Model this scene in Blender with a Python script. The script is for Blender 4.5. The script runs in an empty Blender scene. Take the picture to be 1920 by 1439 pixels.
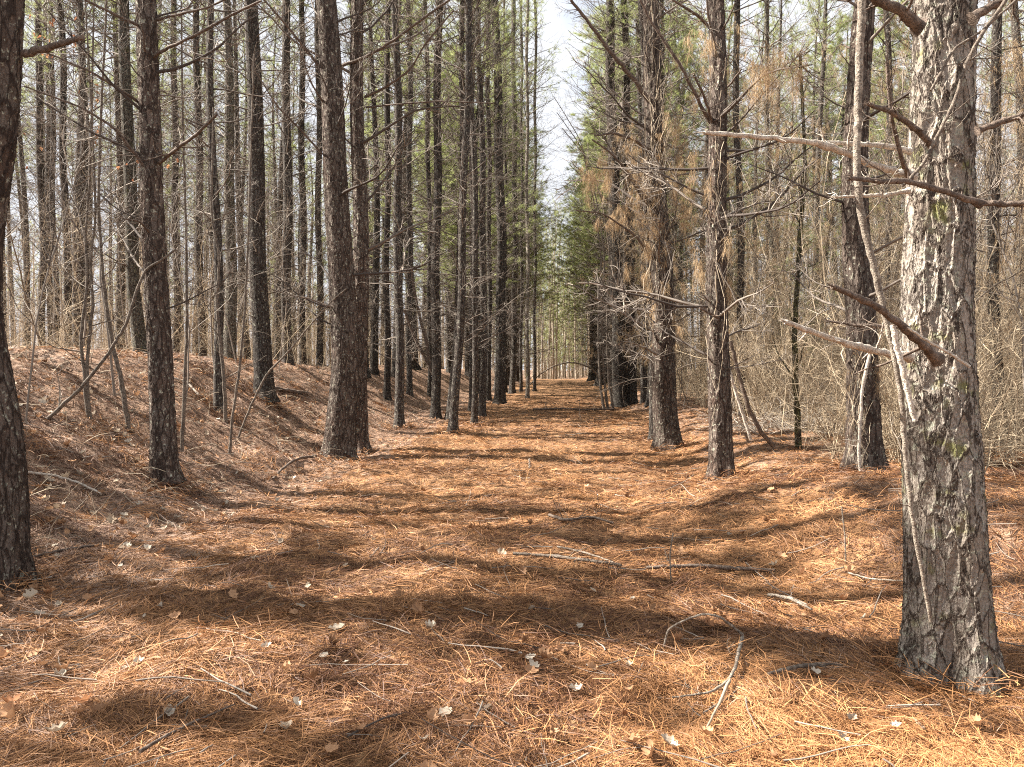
import bpy, math, random
import numpy as np
from mathutils import Vector, Matrix

# ------------------------------------------------------------------ camera, sky, sun, exposure
SC = bpy.context.scene
COL = SC.collection
F = 1440.0                      # focal length in photograph pixels (1920 wide)
CAMZ = 1.5
PITCH = math.atan((719.5 - 695.0) / F)
cam_d = bpy.data.cameras.new("camera")
cam_d.lens = 27.0
cam_d.sensor_width = 36.0
cam_d.clip_end = 3000.0
cam_d.clip_start = 0.05
cam = bpy.data.objects.new("camera", cam_d)
COL.objects.link(cam)
cam.location = (0, 0, CAMZ)
cam.rotation_euler = (math.pi / 2 - PITCH, 0, 0)
SC.camera = cam

SUN_EL = math.radians(43.0)
SUN_AZ = math.radians(-79.0)    # from +Y towards +X
SUN = Vector((math.sin(SUN_AZ) * math.cos(SUN_EL), math.cos(SUN_AZ) * math.cos(SUN_EL), math.sin(SUN_EL)))
w = bpy.data.worlds.new("World")
SC.world = w
w.use_nodes = True
nt = w.node_tree
bg = nt.nodes["Background"]
sky = nt.nodes.new("ShaderNodeTexSky")
sky.sky_type = 'NISHITA'
sky.sun_disc = False
sky.sun_elevation = SUN_EL
sky.sun_rotation = SUN_AZ
sky.air_density = 1.0
sky.dust_density = 1.5
tc = nt.nodes.new("ShaderNodeTexCoord")
mp = nt.nodes.new("ShaderNodeMapping")
mp.inputs['Scale'].default_value = (1, 1, 2.2)
no = nt.nodes.new("ShaderNodeTexNoise")
no.inputs['Scale'].default_value = 3.2
no.inputs['Detail'].default_value = 6
cr = nt.nodes.new("ShaderNodeValToRGB")
cr.color_ramp.elements[0].position = 0.24
cr.color_ramp.elements[1].position = 0.40
mx = nt.nodes.new("ShaderNodeMix")
mx.data_type = 'RGBA'
nt.links.new(tc.outputs['Generated'], mp.inputs[0])
nt.links.new(mp.outputs[0], no.inputs['Vector'])
nt.links.new(no.outputs[0], cr.inputs[0])
nt.links.new(cr.outputs[0], mx.inputs[0])
nt.links.new(sky.outputs[0], mx.inputs[6])
mx.inputs[7].default_value = (4.7, 4.85, 5.15, 1)
nt.links.new(mx.outputs[2], bg.inputs[0])
bg.inputs[1].default_value = 0.05

sd = bpy.data.lights.new("sun", 'SUN')
sd.energy = 5.0
sd.angle = math.radians(0.5)
sd.color = (1.0, 0.93, 0.83)
so = bpy.data.objects.new("sun", sd)
COL.objects.link(so)
so.rotation_euler = SUN.to_track_quat('Z', 'Y').to_euler()
so.location = SUN * 50

SC.view_settings.view_transform = 'Standard'
SC.view_settings.look = 'None'
SC.view_settings.exposure = 2.2
SC.view_settings.gamma = 1.0
SC.render.engine = 'CYCLES'
SC.cycles.max_bounces = 6
SC.cycles.diffuse_bounces = 4
SC.cycles.transmission_bounces = 3
SC.cycles.use_adaptive_sampling = True
SC.cycles.adaptive_threshold = 0.012
SC.cycles.use_denoising = False
SC.cycles.filter_width = 1.1
SC.cycles.sample_clamp_indirect = 4.0

RNG = np.random.default_rng(7)
random.seed(7)

# ------------------------------------------------------------------ noise and terrain
_perm = np.random.default_rng(3).random((256, 256))


def vnoise(x, y):
    x = np.asarray(x, float); y = np.asarray(y, float)
    xi = np.floor(x).astype(int); yi = np.floor(y).astype(int)
    fx = x - xi; fy = y - yi
    fx = fx * fx * (3 - 2 * fx); fy = fy * fy * (3 - 2 * fy)
    g = lambda a, b: _perm[a & 255, b & 255]
    return (g(xi, yi) * (1 - fx) * (1 - fy) + g(xi + 1, yi) * fx * (1 - fy)
            + g(xi, yi + 1) * (1 - fx) * fy + g(xi + 1, yi + 1) * fx * fy) - 0.5


def fbm(x, y, s, o=4):
    r = 0; a = 1.0
    for i in range(o):
        r = r + a * vnoise(x * s + 17.3 * i, y * s + 5.1 * i)
        s *= 2.07; a *= 0.5
    return r


def sst(t):
    t = np.clip(t, 0, 1)
    return t * t * (3 - 2 * t)


def U(x, y):
    return x - (0.0625 * y - 0.2)


def H(x, y):
    x = np.asarray(x, float); y = np.asarray(y, float)
    u = U(x, y)
    rise = 0.014 * np.clip(y - 12, 0, 45)
    hc = 1.84 - 0.3 * sst((y - 9) / 14) + 0.28 * vnoise(x * 0.13 + 4, y * 0.11)
    hc = hc * sst((y + 6) / 10 + 0.35)
    left = hc * sst((-u - 3.2) / 4.3) * (1 - 0.25 * sst((-u - 9) / 10))
    left = np.maximum(left - rise, 0) * (u < 0)
    right = 0.26 * sst((u - 2.0) / 1.6) * sst((y - 3.2) / 3.0) + 0.5 * sst((u - 6) / 14)
    near = 1.0
    path = np.exp(-(u / 3.4) ** 4)
    n = 0.22 * fbm(x, y, 0.45, 3) * (1 - 0.6 * path) + 0.12 * fbm(x, y, 1.7, 3) * (1 - 0.4 * path) + 0.03 * fbm(x, y, 6.0, 2)
    fade = 1 - 0.6 * sst((y - 30) / 40)
    hump = 0.07 * np.exp(-((y - 7.0 - 0.25 * x) / 1.4) ** 2) * np.exp(-(u / 3.5) ** 2)
    mound = 0.26 * np.exp(-((x - 2.75) / 0.95) ** 2 - ((y - 7.2) / 1.5) ** 2) + 0.14 * np.exp(-((x - 4.1) / 0.9) ** 2 - ((y - 6.2) / 1.0) ** 2)
    return rise + left + right + n * fade + hump + mound


def hz(x, y):
    return float(H(x, y))


cp, sp_ = math.cos(PITCH), math.sin(PITCH)
FWD = np.array([0, cp, -sp_]); UP = np.array([0, sp_, cp]); RT = np.array([1.0, 0, 0])


def ray(px, py):
    return FWD + RT * ((px - 960) / F) - UP * ((py - 719.5) / F)


def at(px, py, d):
    """world point at depth d (metres along +Y) seen at photo pixel px, py"""
    r = ray(px, py)
    return np.array([0, 0, CAMZ]) + r * (d / r[1])


def hit(px, py, d0=1.5, d1=150):
    d = np.concatenate([np.arange(d0, 30, 0.02), np.arange(30, d1, 0.2)])
    r = ray(px, py)
    P = np.array([0, 0, CAMZ])[None] + r[None] * (d / r[1])[:, None]
    b = np.nonzero(P[:, 2] <= H(P[:, 0], P[:, 1]))[0]
    i = b[0] if len(b) else len(d) - 1
    return P[i]


# ------------------------------------------------------------------ mesh helpers
class MB:
    def __init__(s):
        s.v = []; s.q = []; s.t = []; s.r = []; s.n = 0

    def add(s, v, q=None, t=None, r=None):
        v = np.asarray(v, float).reshape(-1, 3)
        s.v.append(v)
        if q is not None and len(q): s.q.append(np.asarray(q).reshape(-1, 4) + s.n)
        if t is not None and len(t): s.t.append(np.asarray(t).reshape(-1, 3) + s.n)
        s.r.append(np.zeros(len(v)) if r is None else np.asarray(r, float).reshape(-1))
        s.n += len(v)

    def mesh(s, name, mat, smooth=True):
        V = np.concatenate(s.v) if s.v else np.zeros((0, 3))
        q = np.concatenate(s.q) if s.q else np.zeros((0, 4), int)
        t = np.concatenate(s.t) if s.t else np.zeros((0, 3), int)
        me = bpy.data.meshes.new(name)
        me.vertices.add(len(V)); me.vertices.foreach_set("co", V.astype(np.float32).ravel())
        nl = len(q) * 4 + len(t) * 3
        me.loops.add(nl)
        me.loops.foreach_set("vertex_index", np.concatenate([q.ravel(), t.ravel()]).astype(np.int32))
        me.polygons.add(len(q) + len(t))
        ls = np.concatenate([np.arange(len(q)) * 4, len(q) * 4 + np.arange(len(t)) * 3]).astype(np.int32)
        me.polygons.foreach_set("loop_start", ls)
        me.polygons.foreach_set("use_smooth", np.full(len(q) + len(t), smooth))
        a = me.attributes.new("rnd", 'FLOAT', 'POINT')
        a.data.foreach_set("value", np.concatenate(s.r).astype(np.float32))
        me.update(calc_edges=True)
        me.materials.append(mat)
        return me


def link(name, me, parent=None):
    o = bpy.data.objects.new(name, me)
    COL.objects.link(o)
    if parent is not None: o.parent = parent
    return o


def tag(o, label=None, cat=None, group=None, kind=None):
    if label: o["label"] = label
    if cat: o["category"] = cat
    if group: o["group"] = group
    if kind: o["kind"] = kind
    return o


def nrm(v):
    return v / (np.linalg.norm(v, axis=-1, keepdims=True) + 1e-9)


def tubes(mb, P, R, k=4, r=None, cap=False):
    """M tubes at once: P (M,n,3), R (M,n)"""
    P = np.asarray(P, float); R = np.asarray(R, float)
    if P.ndim == 2: P = P[None]; R = R[None]
    M, n, _ = P.shape
    if M == 0: return
    T = nrm(np.gradient(P, axis=1))
    m = nrm(T.mean(axis=1))
    ref = np.where((np.abs(m[:, 2]) < 0.8)[:, None], np.array([0, 0, 1.0]), np.array([1.0, 0, 0]))[:, None, :]
    A = nrm(np.cross(T, np.broadcast_to(ref, T.shape))); B = np.cross(T, A)
    an = np.arange(k) * 2 * math.pi / k
    V = P[:, :, None, :] + R[:, :, None, None] * (A[:, :, None, :] * np.cos(an)[None, None, :, None] + B[:, :, None, :] * np.sin(an)[None, None, :, None])
    base = (np.arange(M) * n * k)[:, None, None] + (np.arange(n - 1) * k)[None, :, None]
    j = np.arange(k)[None, None, :]; j2 = (np.arange(k) + 1) % k
    a = base + j; b = base + j2[None, None, :]
    Q = np.stack([a, b, b + k, a + k], axis=-1).reshape(-1, 4)
    rr = RNG.random(M) if r is None else np.broadcast_to(r, (M,))
    vr = np.repeat(rr, n * k)
    mb.add(V.reshape(-1, 3), Q, None, vr)
    if cap:
        for e, s in ((0, 1), (n - 1, -1)):
            c = P[:, e]
            ring = V[:, e]
            vv = np.concatenate([c[:, None], ring], axis=1).reshape(-1, 3)
            t = []
            for mi in range(M):
                for jj in range(k):
                    x, y = 1 + jj, 1 + (jj + 1) % k
                    t.append((mi * (k + 1), mi * (k + 1) + (y if s > 0 else x), mi * (k + 1) + (x if s > 0 else y)))
            mb.add(vv, None, t, np.repeat(rr, k + 1))


def grow(S, D, L, n, wob, up, rg=None):
    """M wandering polylines of n points from S along D, length L, bending up by `up` a metre-fraction"""
    rg = rg or RNG
    M = len(S)
    P = [S]; D = nrm(D); L = np.broadcast_to(L, (M,))
    for i in range(n - 1):
        D = nrm(D + wob * rg.normal(size=(M, 3)) + np.array([0, 0, up]))
        P.append(P[-1] + D * (L / (n - 1))[:, None])
    return np.stack(P, axis=1)


def kids(P, per, t0, t1, amin, amax, rg=None):
    """start points, directions and parameter for `per` side shoots on each polyline"""
    rg = rg or RNG
    M, n, _ = P.shape
    t = rg.uniform(t0, t1, (M, per))
    f = t * (n - 1); i = np.minimum(f.astype(int), n - 2); fr = (f - i)[..., None]
    mi = np.arange(M)[:, None]
    S = P[mi, i] * (1 - fr) + P[mi, i + 1] * fr
    T = nrm(P[mi, i + 1] - P[mi, i])
    rv = nrm(rg.normal(size=(M, per, 3)))
    pr = nrm(np.cross(T, rv))
    a = rg.uniform(amin, amax, (M, per, 1))
    D = T * np.cos(a) + pr * np.sin(a)
    return S.reshape(-1, 3), D.reshape(-1, 3), t.reshape(-1)


def needles(mb, S, A, per, L, wd, spread=0.7, droop=0.0, rg=None):
    """tufts of thin tapering needles round each point S along axis A"""
    rg = rg or RNG
    M = len(S)
    if M == 0: return
    D = nrm(A[:, None, :] + spread * rg.normal(size=(M, per, 3)) + np.array([0, 0, -droop]))
    l = L * rg.uniform(0.6, 1.15, (M, per, 1))
    B = S[:, None, :] + 0.12 * L * rg.normal(size=(M, per, 3))
    side = nrm(np.cross(D, rg.normal(size=(M, per, 3)))) * wd
    tip = B + D * l + np.array([0, 0, -droop * 0.3]) * l
    V = np.stack([B - side, B + side, tip], axis=2).reshape(-1, 3)
    t = np.arange(M * per * 3).reshape(-1, 3)
    mb.add(V, None, t, np.repeat(rg.random(M * per), 3))


# ------------------------------------------------------------------ materials
def mat(name):
    m = bpy.data.materials.new(name)
    m.use_nodes = True
    n = m.node_tree
    b = n.nodes["Principled BSDF"]
    b.inputs['Roughness'].default_value = 0.85
    b.inputs['Specular IOR Level'].default_value = 0.25
    return m, n, b


def N(n, t, **kw):
    x = n.nodes.new(t)
    for k, v in kw.items():
        if k in x.inputs.keys() if hasattr(x.inputs, 'keys') else False:
            x.inputs[k].default_value = v
        else:
            setattr(x, k, v)
    return x


def noise(n, src, scale, detail=4, dist=0.0):
    x = n.nodes.new("ShaderNodeTexNoise")
    x.inputs['Scale'].default_value = scale; x.inputs['Detail'].default_value = detail
    x.inputs['Distortion'].default_value = dist
    n.links.new(src, x.inputs['Vector'])
    return x.outputs[0]


def ramp(n, src, stops):
    x = n.nodes.new("ShaderNodeValToRGB")
    e = x.color_ramp.elements
    while len(e) < len(stops): e.new(0.5)
    for i, (p, c) in enumerate(stops):
        e[i].position = p
        e[i].color = (c, c, c, 1) if not isinstance(c, tuple) else (*c, 1)
    n.links.new(src, x.inputs[0])
    return x.outputs[0]


def mixc(n, f, a, b, mode='MIX'):
    x = n.nodes.new("ShaderNodeMix"); x.data_type = 'RGBA'; x.blend_type = mode
    for s, i in ((f, 0), (a, 6), (b, 7)):
        if isinstance(s, (int, float)): x.inputs[i].default_value = s
        elif isinstance(s, tuple): x.inputs[i].default_value = (*s, 1)
        else: n.links.new(s, x.inputs[i])
    return x.outputs[2]


def mth(n, op, a, b=0.0):
    x = n.nodes.new("ShaderNodeMath"); x.operation = op
    for s, i in ((a, 0), (b, 1)):
        if isinstance(s, (int, float)): x.inputs[i].default_value = s
        else: n.links.new(s, x.inputs[i])
    return x.outputs[0]


def bark(name, grey, brown, fsc=42, furr=0.52, dist=0.11, ckn=0.07, ckw=0.035, lichen=0.0, scale=13.0, disp=0.0, dark=(0.035, 0.026, 0.022), zs=0.36, moss=0.0):
    m, n, b = mat(name)
    tc = n.nodes.new("ShaderNodeTexCoord")
    oi = n.nodes.new("ShaderNodeObjectInfo")
    off = n.nodes.new("ShaderNodeVectorMath"); off.operation = 'ADD'
    comb = n.nodes.new("ShaderNodeCombineXYZ")
    n.links.new(mth(n, 'MULTIPLY', oi.outputs['Random'], 40.0), comb.inputs[2])
    n.links.new(tc.outputs['Object'], off.inputs[0]); n.links.new(comb.outputs[0], off.inputs[1])
    mp = n.nodes.new("ShaderNodeMapping"); mp.inputs['Scale'].default_value = (1, 1, zs)
    n.links.new(off.outputs[0], mp.inputs[0])
    nx = n.nodes.new("ShaderNodeTexNoise"); nx.inputs['Scale'].default_value = 11; nx.inputs['Detail'].default_value = 6; nx.inputs['Roughness'].default_value = 0.65
    n.links.new(mp.outputs[0], nx.inputs['Vector'])
    va = n.nodes.new("ShaderNodeVectorMath"); va.operation = 'MULTIPLY_ADD'
    n.links.new(nx.outputs['Color'], va.inputs[0]); va.inputs[1].default_value = (dist, dist, dist)
    n.links.new(mp.outputs[0], va.inputs[2])
    vo = n.nodes.new("ShaderNodeTexVoronoi"); vo.feature = 'DISTANCE_TO_EDGE'; vo.inputs['Scale'].default_value = scale
    n.links.new(va.outputs[0], vo.inputs['Vector'])
    vc = n.nodes.new("ShaderNodeTexVoronoi"); vc.feature = 'F1'; vc.inputs['Scale'].default_value = scale
    n.links.new(va.outputs[0], vc.inputs['Vector'])
    v2 = n.nodes.new("ShaderNodeTexVoronoi"); v2.feature = 'DISTANCE_TO_EDGE'; v2.inputs['Scale'].default_value = scale * 2.3
    n.links.new(va.outputs[0], v2.inputs['Vector'])
    crack = ramp(n, vo.outputs['Distance'], [(0.0, 0.0), (0.05, 0.25), (0.2, 0.9), (0.5, 1.0)])
    crack2 = ramp(n, v2.outputs['Distance'], [(0.0, 0.0), (0.12, 1.0)])
    fine = noise(n, off.outputs[0], 70, 5)
    mid = noise(n, off.outputs[0], 14, 4)
    h = mth(n, 'ADD', mth(n, 'ADD', mth(n, 'MULTIPLY', crack, 1.0), mth(n, 'MULTIPLY', crack2, 0.28)),
            mth(n, 'ADD', mth(n, 'MULTIPLY', fine, 0.35), mth(n, 'MULTIPLY', mid, 0.5)))
    sepc = n.nodes.new("ShaderNodeSeparateColor"); n.links.new(vc.outputs['Color'], sepc.inputs[0])
    h = mth(n, 'ADD', h, mth(n, 'MULTIPLY', sepc.outputs[0], 0.35))
    big = noise(n, off.outputs[0], 2.4, 3)
    col = mixc(n, ramp(n, big, [(0.38, 0.0), (0.62, 1.0)]), brown, grey)
    col = mixc(n, ramp(n, sepc.outputs[1], [(0.2, 0.0), (0.9, 0.55)]), col, tuple(c * 1.5 for c in grey))
    col = mixc(n, ramp(n, fine, [(0.35, 0.55), (0.65, 0.0)]), col, tuple(c * 0.45 for c in brown))
    if lichen > 0:
        lm = ramp(n, noise(n, off.outputs[0], 26, 5, 0.4), [(0.60 - lichen * 0.12, 0.0), (0.66 - lichen * 0.1, 1.0)])
        col = mixc(n, mth(n, 'MULTIPLY', lm, 0.75), col, (0.42, 0.44, 0.36))
    if moss > 0:
        mm = ramp(n, noise(n, off.outputs[0], 7, 5), [(0.62 - moss * 0.2, 0.0), (0.72 - moss * 0.2, 1.0)])
        col = mixc(n, mth(n, 'MULTIPLY', mm, 0.8), col, (0.19, 0.2, 0.07))
    mps = n.nodes.new("ShaderNodeMapping"); mps.inputs['Scale'].default_value = (1, 1, 0.16); n.links.new(off.outputs[0], mps.inputs[0])
    furrow = noise(n, mps.outputs[0], fsc, 5, 0.4)
    col = mixc(n, ramp(n, furrow, [(furr - 0.12, 0.85), (furr, 0.0)]), col, tuple(c * 0.32 for c in brown))
    ck = mth(n, 'SUBTRACT', vo.outputs['Distance'], mth(n, 'MULTIPLY', mid, ckn))
    col = mixc(n, ramp(n, ck, [(0.0, 0.95), (ckw, 0.0)]), col, dark)
    col = mixc(n, mth(n, 'MULTIPLY', ramp(n, v2.outputs['Distance'], [(0.0, 0.8), (0.07, 0.0)]), ramp(n, big, [(0.35, 0.2), (0.6, 1.0)])), col, tuple(c * 0.4 for c in brown))
    h = mth(n, 'ADD', h, mth(n, 'MULTIPLY', furrow, 0.8))
    tint = mixc(n, oi.outputs['Random'], (0.72, 0.69, 0.66), (1.3, 1.25, 1.22))
    col = mixc(n, 1.0, col, tint, 'MULTIPLY')
    n.links.new(col, b.inputs['Base Color'])
    b.inputs['Roughness'].default_value = 0.92
    b.inputs['Specular IOR Level'].default_value = 0.15
    if disp > 0:
        dn = n.nodes.new("ShaderNodeDisplacement")
        dn.inputs['Midlevel'].default_value = 1.2
        dn.inputs['Scale'].default_value = disp
        n.links.new(h, dn.inputs['Height'])
        n.links.new(dn.outputs[0], n.nodes["Material Output"].inputs['Displacement'])
        m.displacement_method = 'BOTH'
    else:
        bu = n.nodes.new("ShaderNodeBump"); bu.inputs['Strength'].default_value = 1.0; bu.inputs['Distance'].default_value = 0.02
        n.links.new(h, bu.inputs['Height']); n.links.new(bu.outputs[0], b.inputs['Normal'])
    return m


def thin(name, c0, c1, trans=0.0, rough=0.8, spec=0.2):
    """twigs and needles: a colour per piece between c0 and c1, some light through it"""
    m, n, b = mat(name)
    at_ = n.nodes.new("ShaderNodeAttribute"); at_.attribute_name = "rnd"
    col = mixc(n, at_.outputs['Fac'], c0, c1)
    n.links.new(col, b.inputs['Base Color'])
    b.inputs['Roughness'].default_value = rough
    b.inputs['Specular IOR Level'].default_value = spec
    if trans > 0:
        tr = n.nodes.new("ShaderNodeBsdfTranslucent"); n.links.new(col, tr.inputs[0])
        ms = n.nodes.new("ShaderNodeMixShader"); ms.inputs[0].default_value = trans
        n.links.new(b.outputs[0], ms.inputs[1]); n.links.new(tr.outputs[0], ms.inputs[2])
        n.links.new(ms.outputs[0], n.nodes["Material Output"].inputs[0])
    return m


M_BARK_HERO = bark("bark_lichened", (0.33, 0.305, 0.275), (0.25, 0.215, 0.18), furr=0.37, dist=0.055, ckn=0.03, dark=(0.045, 0.034, 0.028), ckw=0.055, lichen=0.3, scale=20, disp=0.014, zs=0.30, moss=0.15)
M_BARK_NEAR = bark("bark_plated", (0.135, 0.115, 0.10), (0.105, 0.075, 0.06), furr=0.42, dist=0.07, ckn=0.05, ckw=0.07, lichen=0.15, scale=17, disp=0.014, zs=0.24)
M_BARK_MID = bark("bark_furrowed", (0.118, 0.108, 0.10), (0.088, 0.073, 0.062), furr=0.45, lichen=0.2, scale=24, zs=0.25)
M_BARK_PALE = bark("bark_greyish", (0.24, 0.225, 0.195), (0.18, 0.155, 0.125), furr=0.44, lichen=0.6, scale=30, moss=0.15)
M_BARK_MOSS = bark("bark_mossy", (0.22, 0.21, 0.16), (0.17, 0.15, 0.10), lichen=0.6, scale=30, moss=1.0)
M_TWIG = thin("dead_twig", (0.06, 0.047, 0.04), (0.35, 0.30, 0.25))
M_TWIG_TAN = thin("tan_twig", (0.10, 0.075, 0.052), (0.52, 0.43, 0.315))
def wood(name, c0, c1):
    m, n, b = mat(name)
    tc = n.nodes.new("ShaderNodeTexCoord")
    a = noise(n, tc.outputs['Object'], 30, 6, 0.5); f = noise(n, tc.outputs['Object'], 150, 4, 0.2)
    col = mixc(n, ramp(n, a, [(0.38, 0.0), (0.62, 1.0)]), c0, c1)
    col = mixc(n, ramp(n, f, [(0.36, 0.8), (0.5, 0.0)]), col, tuple(v * 0.35 for v in c0))
    n.links.new(col, b.inputs['Base Color'])
    bu = n.nodes.new("ShaderNodeBump"); bu.inputs['Distance'].default_value = 0.006
    n.links.new(mth(n, 'ADD', a, f), bu.inputs['Height']); n.links.new(bu.outputs[0], b.inputs['Normal'])
    return m


M_STICK = wood("lichened_stick", (0.15, 0.12, 0.095), (0.33, 0.285, 0.23))
M_POLE = wood("sapling_bark", (0.10, 0.078, 0.062), (0.23, 0.19, 0.15))
M_WOODLIGHT = wood("weathered_branch", (0.40, 0.34, 0.28), (0.60, 0.54, 0.46))
M_WOODDARK = wood("dark_branch", (0.09, 0.065, 0.05), (0.19, 0.145, 0.115))
M_BRUSH = thin("brush_twig", (0.16, 0.115, 0.075), (0.62, 0.51, 0.36))
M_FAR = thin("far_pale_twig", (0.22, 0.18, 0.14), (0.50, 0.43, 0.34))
M_GREEN = thin("green_needles", (0.21, 0.25, 0.095), (0.42, 0.45, 0.19), trans=0.5, rough=0.5)
M_BROWN_N = thin("brown_needles", (0.30, 0.19, 0.10), (0.64, 0.49, 0.31), trans=0.3)
M_LITTER = thin("pine_straw", (0.085, 0.032, 0.013), (0.54, 0.275, 0.115), trans=0.1, rough=0.6, spec=0.35)
M_LITTER_B = thin("grey_straw", (0.10, 0.05, 0.033), (0.52, 0.355, 0.26), trans=0.1, rough=0.65, spec=0.3)
M_LEAF_PALE = thin("pale_leaf", (0.30, 0.225, 0.155), (0.52, 0.46, 0.375), trans=0.15)
M_LEAF_BROWN = thin("brown_leaf", (0.20, 0.10, 0.05), (0.50, 0.30, 0.17), trans=0.15)
M_LEAF_ORANGE = thin("orange_leaf", (0.30, 0.12, 0.06), (0.45, 0.24, 0.12), trans=0.35)


def ground_mat(name, a, bcol, c):
    m, n, b = mat(name)
    tc = n.nodes.new("ShaderNodeTexCoord")
    o = tc.outputs['Object']
    n1 = noise(n, o, 1.3, 5, 0.3)
    n2 = noise(n, o, 9, 5, 0.6)
    mp1 = n.nodes.new("ShaderNodeMapping"); mp1.inputs['Scale'].default_value = (18, 120, 40); mp1.inputs['Rotation'].default_value = (0, 0, 0.5)
    mp2 = n.nodes.new("ShaderNodeMapping"); mp2.inputs['Scale'].default_value = (120, 18, 40); mp2.inputs['Rotation'].default_value = (0, 0, 0.9)
    for q in (mp1, mp2): n.links.new(o, q.inputs[0])
    s1 = noise(n, mp1.outputs[0], 1.0, 4, 1.2)
    s2 = noise(n, mp2.outputs[0], 1.0, 4, 1.2)
    st = mth(n, 'MAXIMUM', s1, s2)
    col = mixc(n, ramp(n, n1, [(0.35, 0.0), (0.65, 1.0)]), a, bcol)
    col = mixc(n, ramp(n, st, [(0.45, 0.0), (0.72, 1.0)]), col, c)
    col = mixc(n, ramp(n, n2, [(0.40, 0.75), (0.55, 0.0)]), col, tuple(v * 0.35 for v in a))
    n.links.new(col, b.inputs['Base Color'])
    bu = n.nodes.new("ShaderNodeBump"); bu.inputs['Strength'].default_value = 0.9; bu.inputs['Distance'].default_value = 0.03
    n.links.new(mth(n, 'ADD', st, mth(n, 'MULTIPLY', n2, 1.2)), bu.inputs['Height'])
    n.links.new(bu.outputs[0], b.inputs['Normal'])
    return m


M_PATH = ground_mat("straw_path", (0.15, 0.07, 0.032), (0.26, 0.13, 0.06), (0.50, 0.30, 0.15))
M_GROUND = ground_mat("straw_bank", (0.16, 0.085, 0.05), (0.28, 0.165, 0.10), (0.50, 0.35, 0.25))

# ------------------------------------------------------------------ ground
ys = np.concatenate([np.arange(-14, 1.5, 0.5), np.arange(1.5, 12, 0.06), np.arange(12, 30, 0.15), np.arange(30, 80, 0.6), np.arange(80, 300, 8), np.arange(300, 1601, 100)])
ts = np.concatenate([np.arange(-1600, -200, 100), np.arange(-200, -40, 8), np.arange(-40, -14, 0.7), np.arange(-14, -8, 0.14),
                     np.arange(-8, 8, 0.06), np.arange(8, 14, 0.14), np.arange(14, 40, 0.7), np.arange(40, 200, 8), np.arange(200, 1601, 100)])
GX, GY = np.meshgrid(ts, ys)
GZ = H(GX, GY)
nx_, ny_ = len(ts), len(ys)
idx = np.arange(nx_ * ny_).reshape(ny_, nx_)
Q = np.stack([idx[:-1, :-1], idx[:-1, 1:], idx[1:, 1:], idx[1:, :-1]], axis=-1).reshape(-1, 4)
V = np.stack([GX, GY, GZ], axis=-1).reshape(-1, 3)
cen = V[Q].mean(axis=1)
on_path = (np.abs(U(cen[:, 0], cen[:, 1])) < 2.75 + 0.5 * vnoise(cen[:, 1] * 0.7, cen[:, 0] * 0)) & (cen[:, 1] < 78)
for nm, sel, m_ in (("forest_path", on_path, M_PATH), ("ground", ~on_path, M_GROUND)):
    q = Q[sel]
    used, inv = np.unique(q, return_inverse=True)
    b_ = MB(); b_.add(V[used], inv.reshape(-1, 4))
    tag(link(nm, b_.mesh(nm, m_)), kind='structure')


def surf_n(x, y):
    e = 0.05
    return nrm(np.stack([-(H(x + e, y) - H(x - e, y)) / (2 * e), -(H(x, y + e) - H(x, y - e)) / (2 * e), np.ones_like(x)], axis=-1))


def straw(mb, x, y, L, wd, lift, stand, th=None):
    """curved pine straw laid on the ground at x, y"""
    M = len(x)
    nn = surf_n(x, y)
    if th is None: th = RNG.uniform(0, 2 * math.pi, M)
    d = np.stack([np.cos(th), np.sin(th), np.zeros(M)], axis=-1)
    d = nrm(d - nn * (d * nn).sum(-1, keepdims=True))
    sd_ = np.cross(nn, d)
    tilt = np.abs(RNG.normal(0, stand, M))[:, None]
    d = nrm(d + nn * tilt)
    l = (L * RNG.uniform(0.5, 1.15, M))[:, None]
    c = np.stack([x, y, H(x, y)], axis=-1) + nn * (RNG.random(M) ** 2 * lift)[:, None]
    bend = RNG.normal(0, 0.16, M)[:, None] * sd_ - nn * tilt * 0.35
    s = np.array([0.0, 0.5, 1.0])
    P = [c + d * l * (t) + bend * l * (t * t) for t in s]
    wv = nrm(sd_ + nn * RNG.normal(0, 0.6, (M, 1))) * np.asarray(wd).reshape(-1, 1)
    V = np.stack([P[0] - wv, P[0] + wv, P[1] + wv, P[1] - wv, P[2] + wv * 0.4, P[2] - wv * 0.4], axis=1)
    b = (np.arange(M) * 6)[:, None, None]
    q = b + np.array([[0, 1, 2, 3], [3, 2, 4, 5]])[None]
    mb.add(V.reshape(-1, 3), q.reshape(-1, 4), None, np.repeat(np.clip(RNG.random(M) ** 1.7 * 0.88 + 0.05 + 0.55 * fbm(x, y, 1.1, 4), 0, 1), 6))


def sample(nw, dmin, dmax, pw):
    """points in the wedge the camera sees, denser near"""
    r = RNG.random(nw)
    e = 2 - pw
    d = (dmin ** e + r * (dmax ** e - dmin ** e)) ** (1 / e)
    x = d * RNG.uniform(-0.80, 0.80, nw)
    return x, d


x, y = sample(400000, 2.3, 34, 1.9)
u = U(x, y)
th = 2.2 * math.pi * fbm(x, y, 0.9, 3) + RNG.normal(0, 0.95, len(x)) + 0.3
mixl = sst((-u - 2.0) / 2.0) * 0.75 + 0.35 * fbm(x, y, 0.8, 3)
sel = RNG.random(len(x)) < mixl
cl = 0.5 + 1.1 * fbm(x, y, 2.2, 3)
for nm, s_, mm in (("pine_straw_litter", ~sel, M_LITTER), ("bank_straw_litter", sel, M_LITTER_B)):
    b_ = MB()
    wd = 0.0006 + 0.0002 * y[s_]
    straw(b_, x[s_], y[s_], 0.128, wd, 0.035 * np.clip(cl[s_], 0.15, 1.4), 0.16, th[s_])
    tag(link(nm, b_.mesh(nm, mm, False)), "rust brown fallen pine needles matted over the ground" if sel is not s_ else "pale dry pine needles lying over the bank", kind='stuff')

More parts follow.
